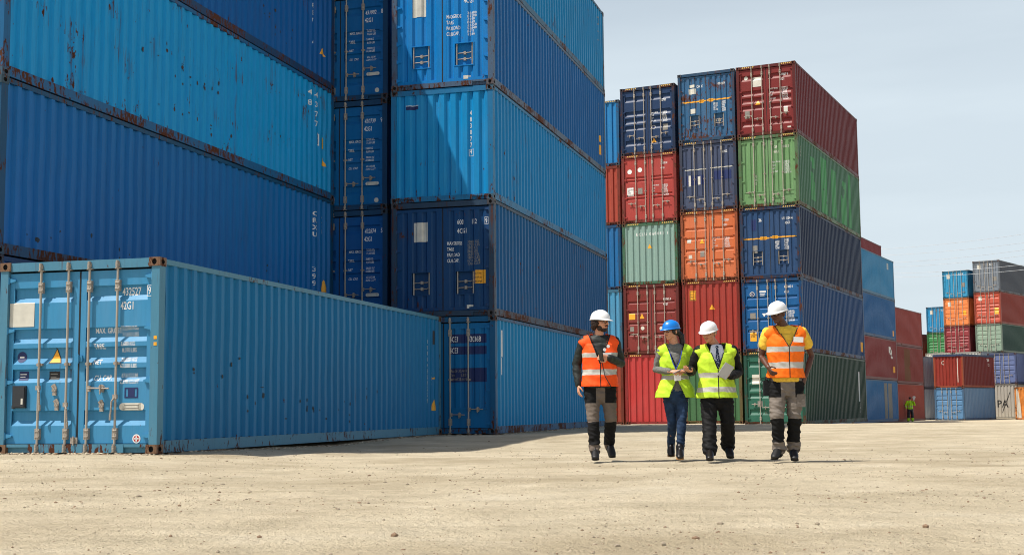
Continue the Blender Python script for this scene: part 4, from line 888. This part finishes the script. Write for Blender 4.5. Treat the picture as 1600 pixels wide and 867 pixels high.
def hand(b, wrist, d, palm_n, curl=.5, side=1, thumb=1, k=1.0):
    """palm, four unequal fingers and a thumb. d: finger direction, palm_n: direction the palm faces, side: +1 thumb towards d x palm_n"""
    w_ = Vector(wrist); d = Vector(d).normalized(); pn = Vector(palm_n); pn = (pn - d * pn.dot(d)).normalized(); s = d.cross(pn) * side
    loft(b, [w_ - d * .02, w_ + d * .02 * k, w_ + d * .055 * k, w_ + d * .088 * k], [(.024, .019), (.031 * k, .017), (.039 * k, .015), (.038 * k, .012)], 12, tuple(s))
    for i, (off, ln, cu) in enumerate(((.029, .070, .8), (.010, .079, .95), (-.010, .073, 1.05), (-.029, .058, 1.2))):
        p = w_ + d * .085 * k + s * off * k; dr = (d + s * off * 3.2).normalized(); a = 0; pts = [p]; rd_ = [.0094]
        for j, f in enumerate((.44, .32, .24)):
            a += curl * cu * (.75, .9, .6)[j]; dd = dr * math.cos(a) + pn * math.sin(a); p = p + dd * ln * f * k; pts.append(p); rd_.append((.0088, .0082, .0072)[j])
        loft(b, pts, rd_, 8, tuple(s))
    p = w_ + d * .03 * k + s * .026 * k; q = p + (d * .5 + s * .8 + pn * .25).normalized() * .036 * k; r_ = q + (d * .85 + s * .25 + pn * (.35 + curl * .4)).normalized() * .03 * k; t = r_ + (d * .8 - s * .1 + pn * (.3 + curl * .6)).normalized() * .024 * k
    loft(b, [p, q, r_, t], [.0125, .0115, .0098, .0085], 8, tuple(d))
def hard_hat(M, mat, parent, k=1.0):
    b = MB(); n = 32; ra, rb, rc = .102 * k, .124 * k, .105 * k
    prof = [(1.0, 0), (.99, .16), (.95, .36), (.87, .56), (.74, .74), (.55, .88), (.30, .965), (.06, 1.0)]
    vs = []
    for f, h in prof:
        for j in range(n):
            a = 2 * math.pi * j / n; x, y = math.cos(a), math.sin(a); rid = .006 * max(0, 1 - abs(x * f) / .16) * (1 if h > .35 else 0)
            vs.append(V(ra * f * x, rb * f * y + .008, rc * h + rid + .035))
    fs = [(i * n + j, i * n + (j + 1) % n, (i + 1) * n + (j + 1) % n, (i + 1) * n + j) for i in range(len(prof) - 1) for j in range(n)] + [tuple(range((len(prof) - 1) * n, len(prof) * n))]
    o = len(vs)
    for lay, (ex, dz) in enumerate(((0, 0), (1, -.006), (1, -.012), (0, -.006))):   # brim, longer in front
        for j in range(n):
            a = 2 * math.pi * j / n; x, y = math.cos(a), math.sin(a); fr = max(0, -y) ** 2.2; e = ex * (.010 + .036 * fr)
            vs.append(V((ra + e * .9) * x, (rb + e) * y + .008, .035 + dz - .012 * ex * fr))
    fs += [(o + l * n + j, o + l * n + (j + 1) % n, o + (l + 1) * n + (j + 1) % n, o + (l + 1) * n + j) for l in range(3) for j in range(n)]
    b.add([M @ v for v in vs], fs, 0, True); o_ = link('hard_hat', b.mesh('hard_hat'), mat, parent)
    # chin-strap cradle inside
    c_ = MB(); c_.add([M @ V(ra * .93 * math.cos(2 * math.pi * j / n), rb * .93 * math.sin(2 * math.pi * j / n) + .008, z) for z in (.012, .036) for j in range(n)], [(j, (j + 1) % n, n + (j + 1) % n, n + j) for j in range(n)], 0, True)
    link('headband', c_.mesh('headband'), DARK, o_)
    return o_
def boot(name, ankle, toe, mat, solem, parent, r=.05):
    """shoe from ankle to toe; toe is the point under the toe tip"""
    b = MB(); a = Vector(ankle); t = Vector(toe); heel = a + V(0, 0, 0); d = (t - a); dh = Vector((d.x, d.y, 0)); 
    if dh.length < .02: dh = Vector((0, -1, 0))
    f = d.normalized(); up = Vector((0, 0, 1)); side = f.cross(up).normalized()
    loft(b, [a + V(0, 0, .05), a + V(0, 0, -.02), a + V(0, 0, -.045)], [(.052, .058), (.050, .062), (.046, .06)], 12, tuple(side))
    upn = side.cross(f).normalized(); 
    if upn.z < 0: upn = -upn
    loft(b, [a - f * .045 + V(0, 0, -.03), a + d * .35 + upn * .022, a + d * .68 + upn * .026, t + upn * .032 - f * .03], [(.040, .04), (.046, .05), (.050, .036), (.042, .026)], 12, tuple(side))
    o = organic(name, b, .008, mat, parent, 2)
    s = MB(); loft(s, [a - f * .06 + upn * -.055, a + d * .4 - upn * .012, t - f * .02 + upn * .008], [(.042, .016), (.044, .014), (.046, .012)], 12, tuple(side)); link('sole', s.mesh('sole'), solem, o)
    return o
def person(label, X, Y, P):
    """P holds the joints, all in metres in the person's own frame: x to the right of the picture, y away from the camera, z up"""
    gz = ground_z(X, Y) + relief(X, Y)
    sh, el, wr, hp, kn, an, toe = (P[k] for k in ('shoulder', 'elbow', 'wrist', 'hip', 'knee', 'ankle', 'toe'))
    zs = (sh[0][2] + sh[1][2]) / 2; zh = P['zhip']; cx = (sh[0][0] + sh[1][0]) / 2; hx = P.get('hipx', 0)
    sw = (sh[1][0] - sh[0][0]) / 2; k = sw / .19
    head = Vector(P['head']); MH = Matrix.Translation(head) @ Matrix.Rotation(R(P['yaw']), 4, 'Z') @ Matrix.Rotation(R(P['pitch']), 4, 'X') @ Matrix.Rotation(R(P.get('roll', 0)), 4, 'Y') @ Matrix.Scale(P.get('hs', 1), 4)
    skm = P['skin']
    def torso(b, e, hem=None, flare=0, top=True):
        vst = hem is not None and e > .02
        z0 = hem if hem is not None else zh - .08
        zz = [z0] + [z for z in (zh + .04, zh + .17, zs - .27, zs - .14, zs - .03) if z > z0 + .03]
        def w_(z):
            tb = [(zh - .2, .165, .115), (zh - .02, .168, .118), (zh + .06, .160, .112), (zh + .18, P.get('waist', .148), .108), (zs - .26, .166, .118), (zs - .14, .180, .124), (zs - .02, .160, .095)]
            z = max(tb[0][0], min(tb[-1][0], z)); 
            for p_, q_ in zip(tb[:-1], tb[1:]):
                if z <= q_[0]: t = (z - p_[0]) / (q_[0] - p_[0]); return (p_[1] + (q_[1] - p_[1]) * t) * k, (p_[2] + (q_[2] - p_[2]) * t) * (k + 1) / 2
        pts = []; rad = []
        for z in zz:
            a, c = w_(z); t = (z - zh) / (zs - zh); f = max(0, 1 - (z - z0) / .28) * flare if hem is not None else 0
            pts.append(V(hx + (cx - hx) * max(0, min(1, t)), P.get('ty', 0) * (1 - t), z)); rad.append((a + e + f, c + e + f * .7))
        loft(b, pts, rad, 24, cap=hem is None)
        if top:
            s0, s1 = Vector(sh[0]), Vector(sh[1]); r = .058 + e * (.62 if vst else .8); io = .024 if vst else .012
            loft(b, [s0 + V(io, 0, -.012 - io * .15), s0 * .5 + s1 * .5 + V(0, 0, .0), s1 + V(-io, 0, -.012 - io * .15)], [(r, r), (r * 1.15, r * 1.3), (r, r)], 14, (0, 1, 0))
            for s_ in (s0, s1): loft(b, [s_ * .75 + V(cx * .25, 0, zs * .25) + V(0, 0, .0), V(cx, .005, zs + .045)], [(.05 + e * .8, .045 + e), (.055 + e * .5, .05 + e * .5)], 12, (0, 1, 0))
    # ---- body: one continuous skin
    b = MB(); torso(b, -.028)
    neck0 = V(cx, .012, zs + .02); nk = head + (MH.to_3x3() @ V(0, .02, -.07)); loft(b, [neck0 + V(0, 0, -.03), neck0 + V(0, 0, .04), nk], [(.075, .07), (.058, .058), (.052, .054)], 14)
    for c_, r_ in (((0, .012, .022), (.074, .094, .092)), ((0, -.012, -.03), (.062, .072, .078)), ((0, -.045, -.082), (.034, .032, .028)), ((0, -.08, .018), (.048, .016, .012)),
                   ((-.036, -.062, -.022), (.022, .02, .022)), ((.036, -.062, -.022), (.022, .02, .022)), ((0, -.084, -.052), (.024, .012, .012))):
        ellip(b, c_, r_, MH)
    loft(b, [MH @ V(0, -.084, .012), MH @ V(0, -.100, -.010), MH @ V(0, -.108, -.024)], [.0085, .0105, .0125], 8)
    for s_ in (-1, 1): ellip(b, (s_ * .013, -.094, -.026), (.009, .010, .008), MH); ellip(b, (s_ * .077, .012, -.008), (.010, .020, .032), MH)
    for i in (0, 1):
        S_, E_, W_ = Vector(sh[i]), Vector(el[i]), Vector(wr[i])
        loft(b, [S_, S_.lerp(E_, .5), E_, E_.lerp(W_, .35), W_], [.046, .042, .036, .038, .025], 12); hd_ = P['hand'][i]
        hand(b, W_, hd_[0], hd_[1], hd_[2], hd_[3])
        H_, K_, A_ = Vector(hp[i]), Vector(kn[i]), Vector(an[i])
        loft(b, [H_, H_.lerp(K_, .5), K_, K_.lerp(A_, .3), A_, A_ + (Vector(toe[i]) - A_) * .3], [.082, .068, .05, .052, .034, .03], 12)
    root = organic('person', b, .0055, skm, None, 3)
    root.location = (X, Y, gz); root['label'] = label; root['category'] = 'person'
    # ---- face
    white = plain('eye_white', (.6, .58, .55, 1), .3); iris = plain('iris_dark', (.02, .013, .01, 1), .2); hm = P['hairmat']
    for s_ in (-1, 1):
        e_ = MB(); ellip(e_, (s_ * .031, -.074, .004), (.0125, .010, .0095), MH, 12, 8); eo = link('eye', e_.mesh('eye'), white, root)
        e_ = MB(); ellip(e_, (s_ * .031, -.0825, .003), (.0055, .0025, .0055), MH, 10, 6); link('pupil', e_.mesh('pupil'), iris, eo)
        e_ = MB(); loft(e_, [MH @ V(s_ * .014, -.089, .022), MH @ V(s_ * .032, -.088, .027), MH @ V(s_ * .050, -.074, .020)], [.0035, .0042, .0028], 6); link('eyebrow', e_.mesh('eyebrow'), hm, root)
    e_ = MB(); loft(e_, [MH @ V(-.022, -.090, -.050), MH @ V(0, -.0975, -.053), MH @ V(.022, -.090, -.050)], [.0045, .0068, .0045], 8, (0, 0, 1)); link('lips', e_.mesh('lips'), P['lip'], root)
    b = MB(); P['hair'](b, MH); organic('hair', b, .0075, hm, root, 1, folds(P.get('hairamp', .005), 3, 40, 40))
    if P.get('beard'):
        b = MB(); P['beard'](b, MH); organic('beard', b, .006, hm, root, 1, folds(.003, 8, 60, 60))
    if P.get('glasses'):
        b = MB()
        for s_ in (-1, 1):
            pts = [MH @ V(s_ * .032 + .023 * math.cos(a * math.pi / 6), -.0945 + abs(s_ * .032 + .023 * math.cos(a * math.pi / 6)) * .12, .003 + .0165 * math.sin(a * math.pi / 6)) for a in range(13)]
            b.path(pts, .0026, 5); b.path([MH @ V(s_ * .055, -.088, .006), MH @ V(s_ * .078, -.03, .006), MH @ V(s_ * .08, .02, .0)], .0024, 5)
        b.path([MH @ V(-.009, -.093, .006), MH @ V(.009, -.093, .006)], .0024, 5); link('glasses', b.mesh('glasses'), BLACKD, root)
    if P.get('hat'): hard_hat(MH, P['hat'], root)
    # ---- clothes
    b = MB(); torso(b, .012, zh - .02)
    collar = P.get('collar')
    if collar: loft(b, [neck0 + V(0, -.004, -.02), neck0 + V(0, .0, .05)], [(.085, .078), (.070, .068)], 16, cap=False)
    for i in (0, 1):
        S_, E_, W_ = Vector(sh[i]), Vector(el[i]), Vector(wr[i]); g_ = P.get('sleeve', 1.0); r = P.get('sleeve_r', .056)
        if g_ > .9: loft(b, [S_ + (S_ - E_) * .02, S_.lerp(E_, .3), S_.lerp(E_, .65), E_, E_.lerp(W_, .4), E_.lerp(W_, .8), E_.lerp(W_, .97)], [r * 1.0, r * 1.06, r, r * .98, r * .9, r * .76, r * .68], 14)
        else: loft(b, [S_ + (S_ - E_) * .02, S_.lerp(E_, g_ * .5), S_.lerp(E_, g_)], [r * 1.0, r * 1.15, r * 1.2], 14)
    def openings(c_, n_):
        if c_.z < zh + .0 and n_.z < -.6: return True
        return False
    top = organic(P['topname'], b, .010, P['topmat'], root, 3, folds(P.get('topfold', .006) * .8, X), openings)
    b = MB()
    pl = V(hx, P.get('ty', 0), zh); loft(b, [pl + V(0, 0, .06), pl + V(0, 0, -.02), pl + V(0, 0, -.10)], [(.158 * k, .112), (.172 * k, .120), (.150 * k, .112)], 20)
    tw = P.get('leg_r', (.098, .082, .068, .066, .064))
    for i in (0, 1):
        H_, K_, A_ = Vector(hp[i]), Vector(kn[i]), Vector(an[i])
        loft(b, [H_ + V(0, 0, .02), H_.lerp(K_, .5), K_, K_.lerp(A_, .45), A_ + (K_ - A_) * .03], list(tw), 16)
    def topcut(c_, n_): return n_.z > .7 and c_.z > zh + .07
    fo = folds(P.get('legfold', .009), X + 4, 9, 17)
    tr_ = organic('trousers', b, .009, P['legmat'], root, 3, lambda p: fo(p) * (1 + 1.1 * max(0, 1 - abs(p.z - .17) / .14) + .6 * max(0, 1 - abs(p.z - zh + .12) / .1)), topcut)
    for i in (0, 1): boot('shoe', Vector(an[i]), Vector(toe[i]), P['shoemat'], P['solemat'], root)
    # ---- hi-vis vest
    if P.get('vest'):
        v_ = P['vest']; b = MB(); torso(b, v_.get('ease', .030), v_['hem'], v_.get('flare', .03)); vz, vk = v_['v']
        def drop(c_, n_):
            ax = abs(c_.x - v_.get('cx', cx))
            if c_.y < .01 and c_.z > vz and ax < (c_.z - vz) * vk: return True
            if c_.z > zs + .035 and Vector((c_.x - cx, c_.y - .01)).length < .080: return True
            if c_.z < v_['hem'] + .02 and n_.z < -.6: return True
            if v_.get('gap') and c_.y < 0 and c_.z < v_['gap'][0] and ax < (v_['gap'][0] - c_.z) * v_['gap'][1]: return True
            return False
        vo = organic('hi_vis_vest', b, .009, v_['mat'], root, 2, folds(v_.get('fold', .009), X * 2, 7, 8), drop, solid=.004)
    return root
def patch(name, root, c, w_, h, mat, tilt=0, parent=None):
    b = MB(); ca, sa = math.cos(tilt), math.sin(tilt)
    pts = [(-w_ / 2, -h / 2), (w_ / 2, -h / 2), (w_ / 2, h / 2), (-w_ / 2, h / 2)]
    b.add([(c[0] + u * ca - v * sa, c[1] + d, c[2] + u * sa + v * ca) for d in (0, .003) for u, v in pts], [(0, 1, 2, 3), (7, 6, 5, 4), (0, 4, 5, 1), (1, 5, 6, 2), (2, 6, 7, 3), (3, 7, 4, 0)])
    return link(name, b.mesh(name), mat, parent or root)
def round_patch(name, root, c, r, mat):
    b = MB(); b.tube((c[0], c[1], c[2]), (c[0], c[1] + .003, c[2]), r, 16); return link(name, b.mesh(name), mat, root)
HAT_W = plain('helmet_white', (.80, .80, .80, 1), .35, spec=.5); HAT_B = plain('helmet_blue', srgb(20, 120, 208), .35)
PALE = skin((205, 148, 118), 'skin_fair'); TAN = skin((192, 136, 104), 'skin_tan'); BRN = skin((84, 50, 36), 'skin_brown')
HBR = cloth('hair_brown', (46, 30, 22), .6, .3, .01, 60, .4); HBK = cloth('hair_black', (22, 17, 16), .5, .2, .008, 60, .5); HGR = cloth('hair_grey', (120, 114, 108), .6, .2, .008, 60, .4)
LIP = plain('lips_rose', srgb(160, 84, 76), .5); LIPB = plain('lips_brown', srgb(78, 44, 38), .5)
SHOE = cloth('shoe_black', (26, 25, 25), .5, .2, .002, 40, .4); SHOEL = cloth('shoe_leather', (24, 20, 19), .3, .1, .001, 40, .5); SOLE = cloth('sole_dark', (34, 32, 30)); TANS = cloth('sole_tan', (168, 128, 84))
def hair_curly(b, M):
    ellip(b, (0, .045, .0), (.082, .072, .085), M); ellip(b, (-.07, .03, -.01), (.022, .05, .05), M); ellip(b, (.07, .03, -.01), (.022, .045, .048), M); ellip(b, (0, .075, -.06), (.065, .035, .04), M); ellip(b, (-.05, .06, -.055), (.03, .035, .035), M)
def hair_tail(b, M):
    ellip(b, (0, .03, .02), (.083, .092, .088), M); ellip(b, (-.066, .0, .005), (.016, .045, .05), M); ellip(b, (.066, .0, .005), (.016, .045, .05), M)
    loft(b, [M @ V(.02, .10, -.02), M @ V(.05, .135, -.07), M @ V(.06, .13, -.15), M @ V(.06, .11, -.23)], [.032, .036, .030, .014], 10)
def hair_short(b, M):
    ellip(b, (0, .04, .005), (.080, .068, .080), M); ellip(b, (-.068, .02, .005), (.014, .04, .03), M); ellip(b, (.068, .02, .005), (.014, .04, .03), M)
def hair_crop(b, M): ellip(b, (0, .032, .018), (.0775, .078, .086), M)
def beard_full(b, M):
    ellip(b, (0, -.048, -.088), (.040, .036, .026), M); ellip(b, (-.045, -.02, -.07), (.020, .034, .034), M); ellip(b, (.045, -.02, -.07), (.020, .034, .034), M)
    loft(b, [M @ V(-.026, -.088, -.046), M @ V(0, -.100, -.040), M @ V(.026, -.088, -.046)], [.006, .008, .006], 8)
ORANGE1 = vest_mat('hi_vis_orange', (255, 88, 28), ((1.035, 1.105), (1.245, 1.30)), (40, 34, 32), 0, (1.17, .36))
ORANGE2 = vest_mat('hi_vis_orange_bright', (255, 116, 20), ((1.10, 1.17), (1.29, 1.355)), (60, 46, 40), .02, (1.35, .55))
LIME1 = vest_mat('hi_vis_lime', (190, 228, 56), ((.98, 1.03), (.5, .51)), (22, 24, 24), 0, (1.12, .36))
LIME2 = vest_mat('hi_vis_lime_dark_zip', (194, 230, 58), ((.825, .885), (.995, 1.055)), (26, 28, 28), 0, (1.10, .36))
# bearded worker in orange, far left of the group
def at(px, Y): return (px - 800) / 2050.8 * Y * 1.0
Y1 = 15.9
p1 = person('bearded worker in orange vest and white helmet, leftmost of the walking group', at(938, Y1) - .02, Y1, dict(
    head=(.02, -.02, 1.675), yaw=48, pitch=2, skin=PALE, hairmat=HBR, hair=hair_curly, hairamp=.010, beard=beard_full, lip=LIP, hat=HAT_W, hs=1.04, glasses=True,
    shoulder=((-.195, .0, 1.435), (.195, 0, 1.435)), elbow=((-.275, .06, 1.165), (.262, .06, 1.175)), wrist=((-.262, -.02, .92), (.10, -.22, 1.235)),
    hand=(((.02, -.25, -1), (1, .2, 0), .45, 1), ((-1, -.18, .08), (.1, .9, .2), .75, 1)),
    zhip=.90, hip=((-.092, 0, .86), (.092, 0, .86)), knee=((-.095, -.07, .50), (.125, -.02, .52)), ankle=((-.075, -.12, .115), (.120, .27, .20)), toe=((-.085, -.30, .02), (.150, .15, .03)),
    topname='jacket', topmat=cloth('jacket_dark', (30, 36, 34), .6, .35, .008, 12, .35), topfold=.008, sleeve=1.0, sleeve_r=.057, collar=True,
    legmat=work_trousers('work_trousers_taupe', (112, 101, 92), (.20, .475), (.70, .90, 0, .055), (.10, .14)), leg_r=(.100, .084, .068, .066, .056), shoemat=SHOE, solemat=SOLE,
    vest=dict(mat=ORANGE1, hem=.90, flare=.03, v=(1.17, .33), ease=.034)))
round_patch('badge', p1, (.095, -.187, 1.375), .020, WHITE); round_patch('badge', p1, (.05, -.193, 1.335), .020, WHITE)
patch('name_badge', p1, (.075, -.20, 1.275), .11, .045, WHITE, .0)
b = MB(); b.path([(.02, -.175, 1.18), (.05, -.19, 1.02), (.10, -.185, .93), (.12, -.16, .90)], .005, 6); link('cord', b.mesh('cord'), BLACKD, p1)
Y2 = 16.05
p2 = person('woman in blue helmet and glasses, lime vest and jeans, second from left', at(1053, Y2), Y2, dict(
    head=(-.045, -.03, 1.57), yaw=-52, pitch=4, skin=PALE, hairmat=HBK, hair=hair_tail, hairamp=.004, lip=LIP, hat=HAT_B, hs=.96, glasses=True,
    shoulder=((-.165, 0, 1.335), (.165, 0, 1.335)), elbow=((-.225, .05, 1.105), (.215, .05, 1.11)), wrist=((-.085, -.20, 1.075), (.09, -.20, 1.075)),
    hand=(((1, -.35, .0), (.2, .4, -1), .5, 1), ((-1, -.3, .05), (-.1, .4, -1), .6, -1)),
    zhip=.86, hipx=.0, waist=.135, hip=((-.078, 0, .83), (.078, 0, .83)), knee=((-.045, .03, .46), (.055, -.09, .47)), ankle=((-.035, .26, .19), (.025, -.13, .12)), toe=((-.05, .16, .03), (.0, -.30, .015)),
    topname='sweater', topmat=cloth('sweater_grey', (112, 112, 108), .9, .2, .004, 40), sleeve_r=.048, topfold=.008, collar=False,
    legmat=cloth('jeans_blue', (38, 56, 82), .85, .5, .006, 12), leg_r=(.086, .072, .056, .050, .040), legfold=.007, shoemat=SHOEL, solemat=TANS,
    vest=dict(mat=LIME1, hem=.76, flare=.075, v=(1.12, .36), ease=.030, fold=.011, gap=(1.0, .42))))
b = MB(); b.path([(-.085, -.13, 1.33), (-.05, -.155, 1.2), (-.01, -.17, 1.10)], .006, 5); b.path([(.075, -.13, 1.33), (.04, -.155, 1.2), (-.01, -.17, 1.10)], .006, 5); link('lanyard', b.mesh('lanyard'), plain('lanyard_blue', srgb(40, 70, 160), .6), p2)
patch('name_badge', p2, (.0, -.235, 1.00), .08, .075, WHITE, .05)
Y3 = 15.85
p3 = person('older man in black suit and tie, lime vest, white helmet, beside the woman', at(1117, Y3), Y3, dict(
    head=(-.085, -.05, 1.535), yaw=-32, pitch=14, skin=TAN, hairmat=HGR, hair=hair_short, lip=LIP, hat=HAT_W, hs=1.0,
    shoulder=((-.205, 0, 1.32), (.205, 0, 1.32)), elbow=((-.285, .07, 1.08), (.275, .06, 1.055)), wrist=((-.335, -.15, 1.07), (.135, -.20, 1.01)),
    hand=(((-.5, -.75, .15), (.3, .0, 1), .5, -1), ((-1, -.35, .05), (.1, .5, .8), .8, 1)),
    zhip=.82, hip=((-.092, 0, .79), (.092, 0, .79)), knee=((-.115, -.11, .44), (.125, .0, .46)), ankle=((-.130, -.22, .125), (.155, .21, .17)), toe=((-.165, -.43, .015), (.160, .06, .02)),
    topname='suit_jacket', topmat=cloth('suit_black', (12, 12, 14), .75, .3, .004, 20, .3), sleeve_r=.062, topfold=.009, collar=False,
    legmat=cloth('suit_trousers', (11, 11, 13), .75, .3, .004, 20, .3), leg_r=(.103, .092, .080, .080, .076), shoemat=SHOEL, solemat=SOLE,
    vest=dict(mat=LIME2, hem=.755, flare=.035, v=(1.10, .36), ease=.034)))
b = MB(); ce = []
loft(b, [(-.0, -.118, 1.12), (-.0, -.128, 1.2), (-.0, -.112, 1.30), (-.0, -.085, 1.375)], [(.045, .01), (.065, .014), (.085, .02), (.07, .022)], 14); o = link('shirt', b.mesh('shirt'), cloth('shirt_white', (206, 212, 224), .8, .05), p3)
b = MB(); loft(b, [(-.004, -.142, 1.10), (-.0, -.150, 1.17), (-.0, -.142, 1.25), (.0, -.118, 1.345)], [(.022, .006), (.030, .006), (.022, .006), (.014, .008)], 10); ellip(b, (0, -.112, 1.362), (.020, .012, .018))
def tie_mat():
    g = NB('tie_dotted'); v = g.m.node_tree.nodes.new('ShaderNodeTexVoronoi'); v.inputs['Scale'].default_value = 75; g.lk(g.obj, v.inputs['Vector'])
    g.lk(g.mix(g.math('LESS_THAN', v.outputs['Distance'], .3), srgb(16, 34, 62), srgb(190, 200, 214)), g.b.inputs['Base Color']); return g.m
link('necktie', b.mesh('necktie'), tie_mat(), o)
Y4 = 15.55
p4 = person('dark-skinned worker in orange vest and yellow tee, hand in pocket, rightmost of the group', at(1225, Y4), Y4, dict(
    head=(-.085, -.06, 1.745), yaw=-44, pitch=13, skin=BRN, hairmat=HBK, hair=hair_crop, lip=LIPB, hat=HAT_W, hs=1.03,
    shoulder=((-.205, 0, 1.525), (.215, 0, 1.525)), elbow=((-.265, .07, 1.245), (.335, .09, 1.25)), wrist=((-.235, -.16, 1.11), (.235, -.02, 1.01)),
    hand=(((.25, -.55, -.6), (1, .2, .1), .7, 1), ((-.35, -.15, -1), (-.6, .5, 0), .3, -1)),
    zhip=.955, hip=((-.098, 0, .91), (.098, 0, .91)), knee=((-.135, -.10, .54), (.085, -.03, .53)), ankle=((-.105, -.02, .145), (.085, .10, .135)), toe=((-.205, -.20, .03), (.060, -.10, .01)),
    topname='tee_shirt', topmat=cloth('tee_yellow', (236, 192, 70), .85, .12, .004, 30), sleeve=.50, sleeve_r=.057, collar=False,
    legmat=work_trousers('work_trousers_grey', (124, 115, 107), (.235, .51), (.76, .95, .0, .085), (.12, .15)), leg_r=(.108, .090, .074, .070, .062), legfold=.013, shoemat=SHOE, solemat=SOLE,
    vest=dict(mat=ORANGE2, hem=.985, flare=.02, v=(1.35, .55), ease=.030, cx=.02)))
patch('name_badge', p4, (.125, -.185, 1.43), .115, .062, WHITE, -.06)
patch('cargo_pocket', p4, (.150, -.115, .72), .10, .15, cloth('pocket_grey', (112, 104, 97)))
b = MB(); b.box(-.27, -.19, -.07, .02, .78, .96); b.path([(-.23, -.07, .96), (-.24, -.02, 1.0), (-.22, .0, .93)], .012, 6); link('tool_pouch', b.mesh('tool_pouch'), cloth('pouch_black', (28, 30, 32)), p4)
# what they hold
gz = lambda p: p.location
def held(name, c, dims, rot, mat, root, label, cat):
    b = MB(); b.box(-dims[0] / 2, dims[0] / 2, -dims[1] / 2, dims[1] / 2, -dims[2] / 2, dims[2] / 2); m = b.mesh(name)
    bm = bmesh.new(); bm.from_mesh(m); bmesh.ops.bevel(bm, geom=bm.edges[:], offset=min(dims) * .3, segments=2, affect='EDGES'); bm.to_mesh(m); bm.free()
    o = link(name, m, mat); o.location = root.location + Vector(c); o.rotation_euler = tuple(R(a) for a in rot); o['label'] = label; o['category'] = cat; return o
held('smartphone', (.0, -.285, 1.262), (.072, .010, .145), (20, 12, -50), plain('phone_glass', (.012, .012, .014, 1), .15), p1, 'black smartphone held at the chest of the bearded worker', 'phone')
held('tablet', (.07, -.285, 1.07), (.13, .009, .18), (24, 28, 20), plain('tablet_grey', srgb(176, 178, 180), .3), p3, 'small grey tablet held by the older man in the suit', 'tablet')
held('smartphone', (.0, -.275, 1.075), (.068, .010, .13), (65, 0, 78), plain('phone_silver', srgb(150, 152, 156), .3), p2, 'silver smartphone held in both hands by the woman', 'phone')
# distant worker seen from behind
JK = vest_mat('hi_vis_jacket', (176, 232, 40), ((1.02, 1.06), (.5, .51)), (30, 34, 60), 0, (.4, .1))
LG = NB('trousers_navy_lime_cuffs'); zc = LG.sep()[2]; LG.lk(LG.mix(LG.math('LESS_THAN', zc, .26), srgb(22, 24, 36), srgb(176, 232, 40)), LG.b.inputs['Base Color'])
X5, Y5 = 27.15, 90.2
p5 = person('distant worker in lime jacket and lime-cuffed trousers, back turned, by the red containers', X5, Y5, dict(
    head=(0, 0, 1.60), yaw=170, pitch=0, skin=PALE, hairmat=HBK, hair=hair_crop, lip=LIP,
    shoulder=((-.20, 0, 1.38), (.20, 0, 1.38)), elbow=((-.30, .05, 1.13), (.31, .0, 1.16)), wrist=((-.30, -.1, .92), (.22, -.16, 1.36)),
    hand=(((0, -.2, -1), (1, 0, 0), .4, 1), ((-.1, -.3, 1), (0, 1, .2), .8, 1)),
    zhip=.88, hip=((-.09, 0, .84), (.09, 0, .84)), knee=((-.13, 0, .48), (.13, 0, .48)), ankle=((-.14, 0, .12), (.14, 0, .12)), toe=((-.15, .16, .02), (.15, .16, .02)),
    topname='jacket', topmat=JK, sleeve_r=.066, collar=True, legmat=LG.m, leg_r=(.105, .1, .092, .09, .09), shoemat=SHOE, solemat=SOLE))
b = MB()
for i in range(5): b.tube((.20, -.2, 1.42), (.12 + .05 * i, -.24, 1.78 - .03 * abs(i - 2)), .012, 6, 0, .02)
o = link('paper_roll', b.mesh('paper_roll'), WHITE); o.location = p5.location; o['label'] = 'white rolled sheets held up by the distant worker'; o['category'] = 'papers'
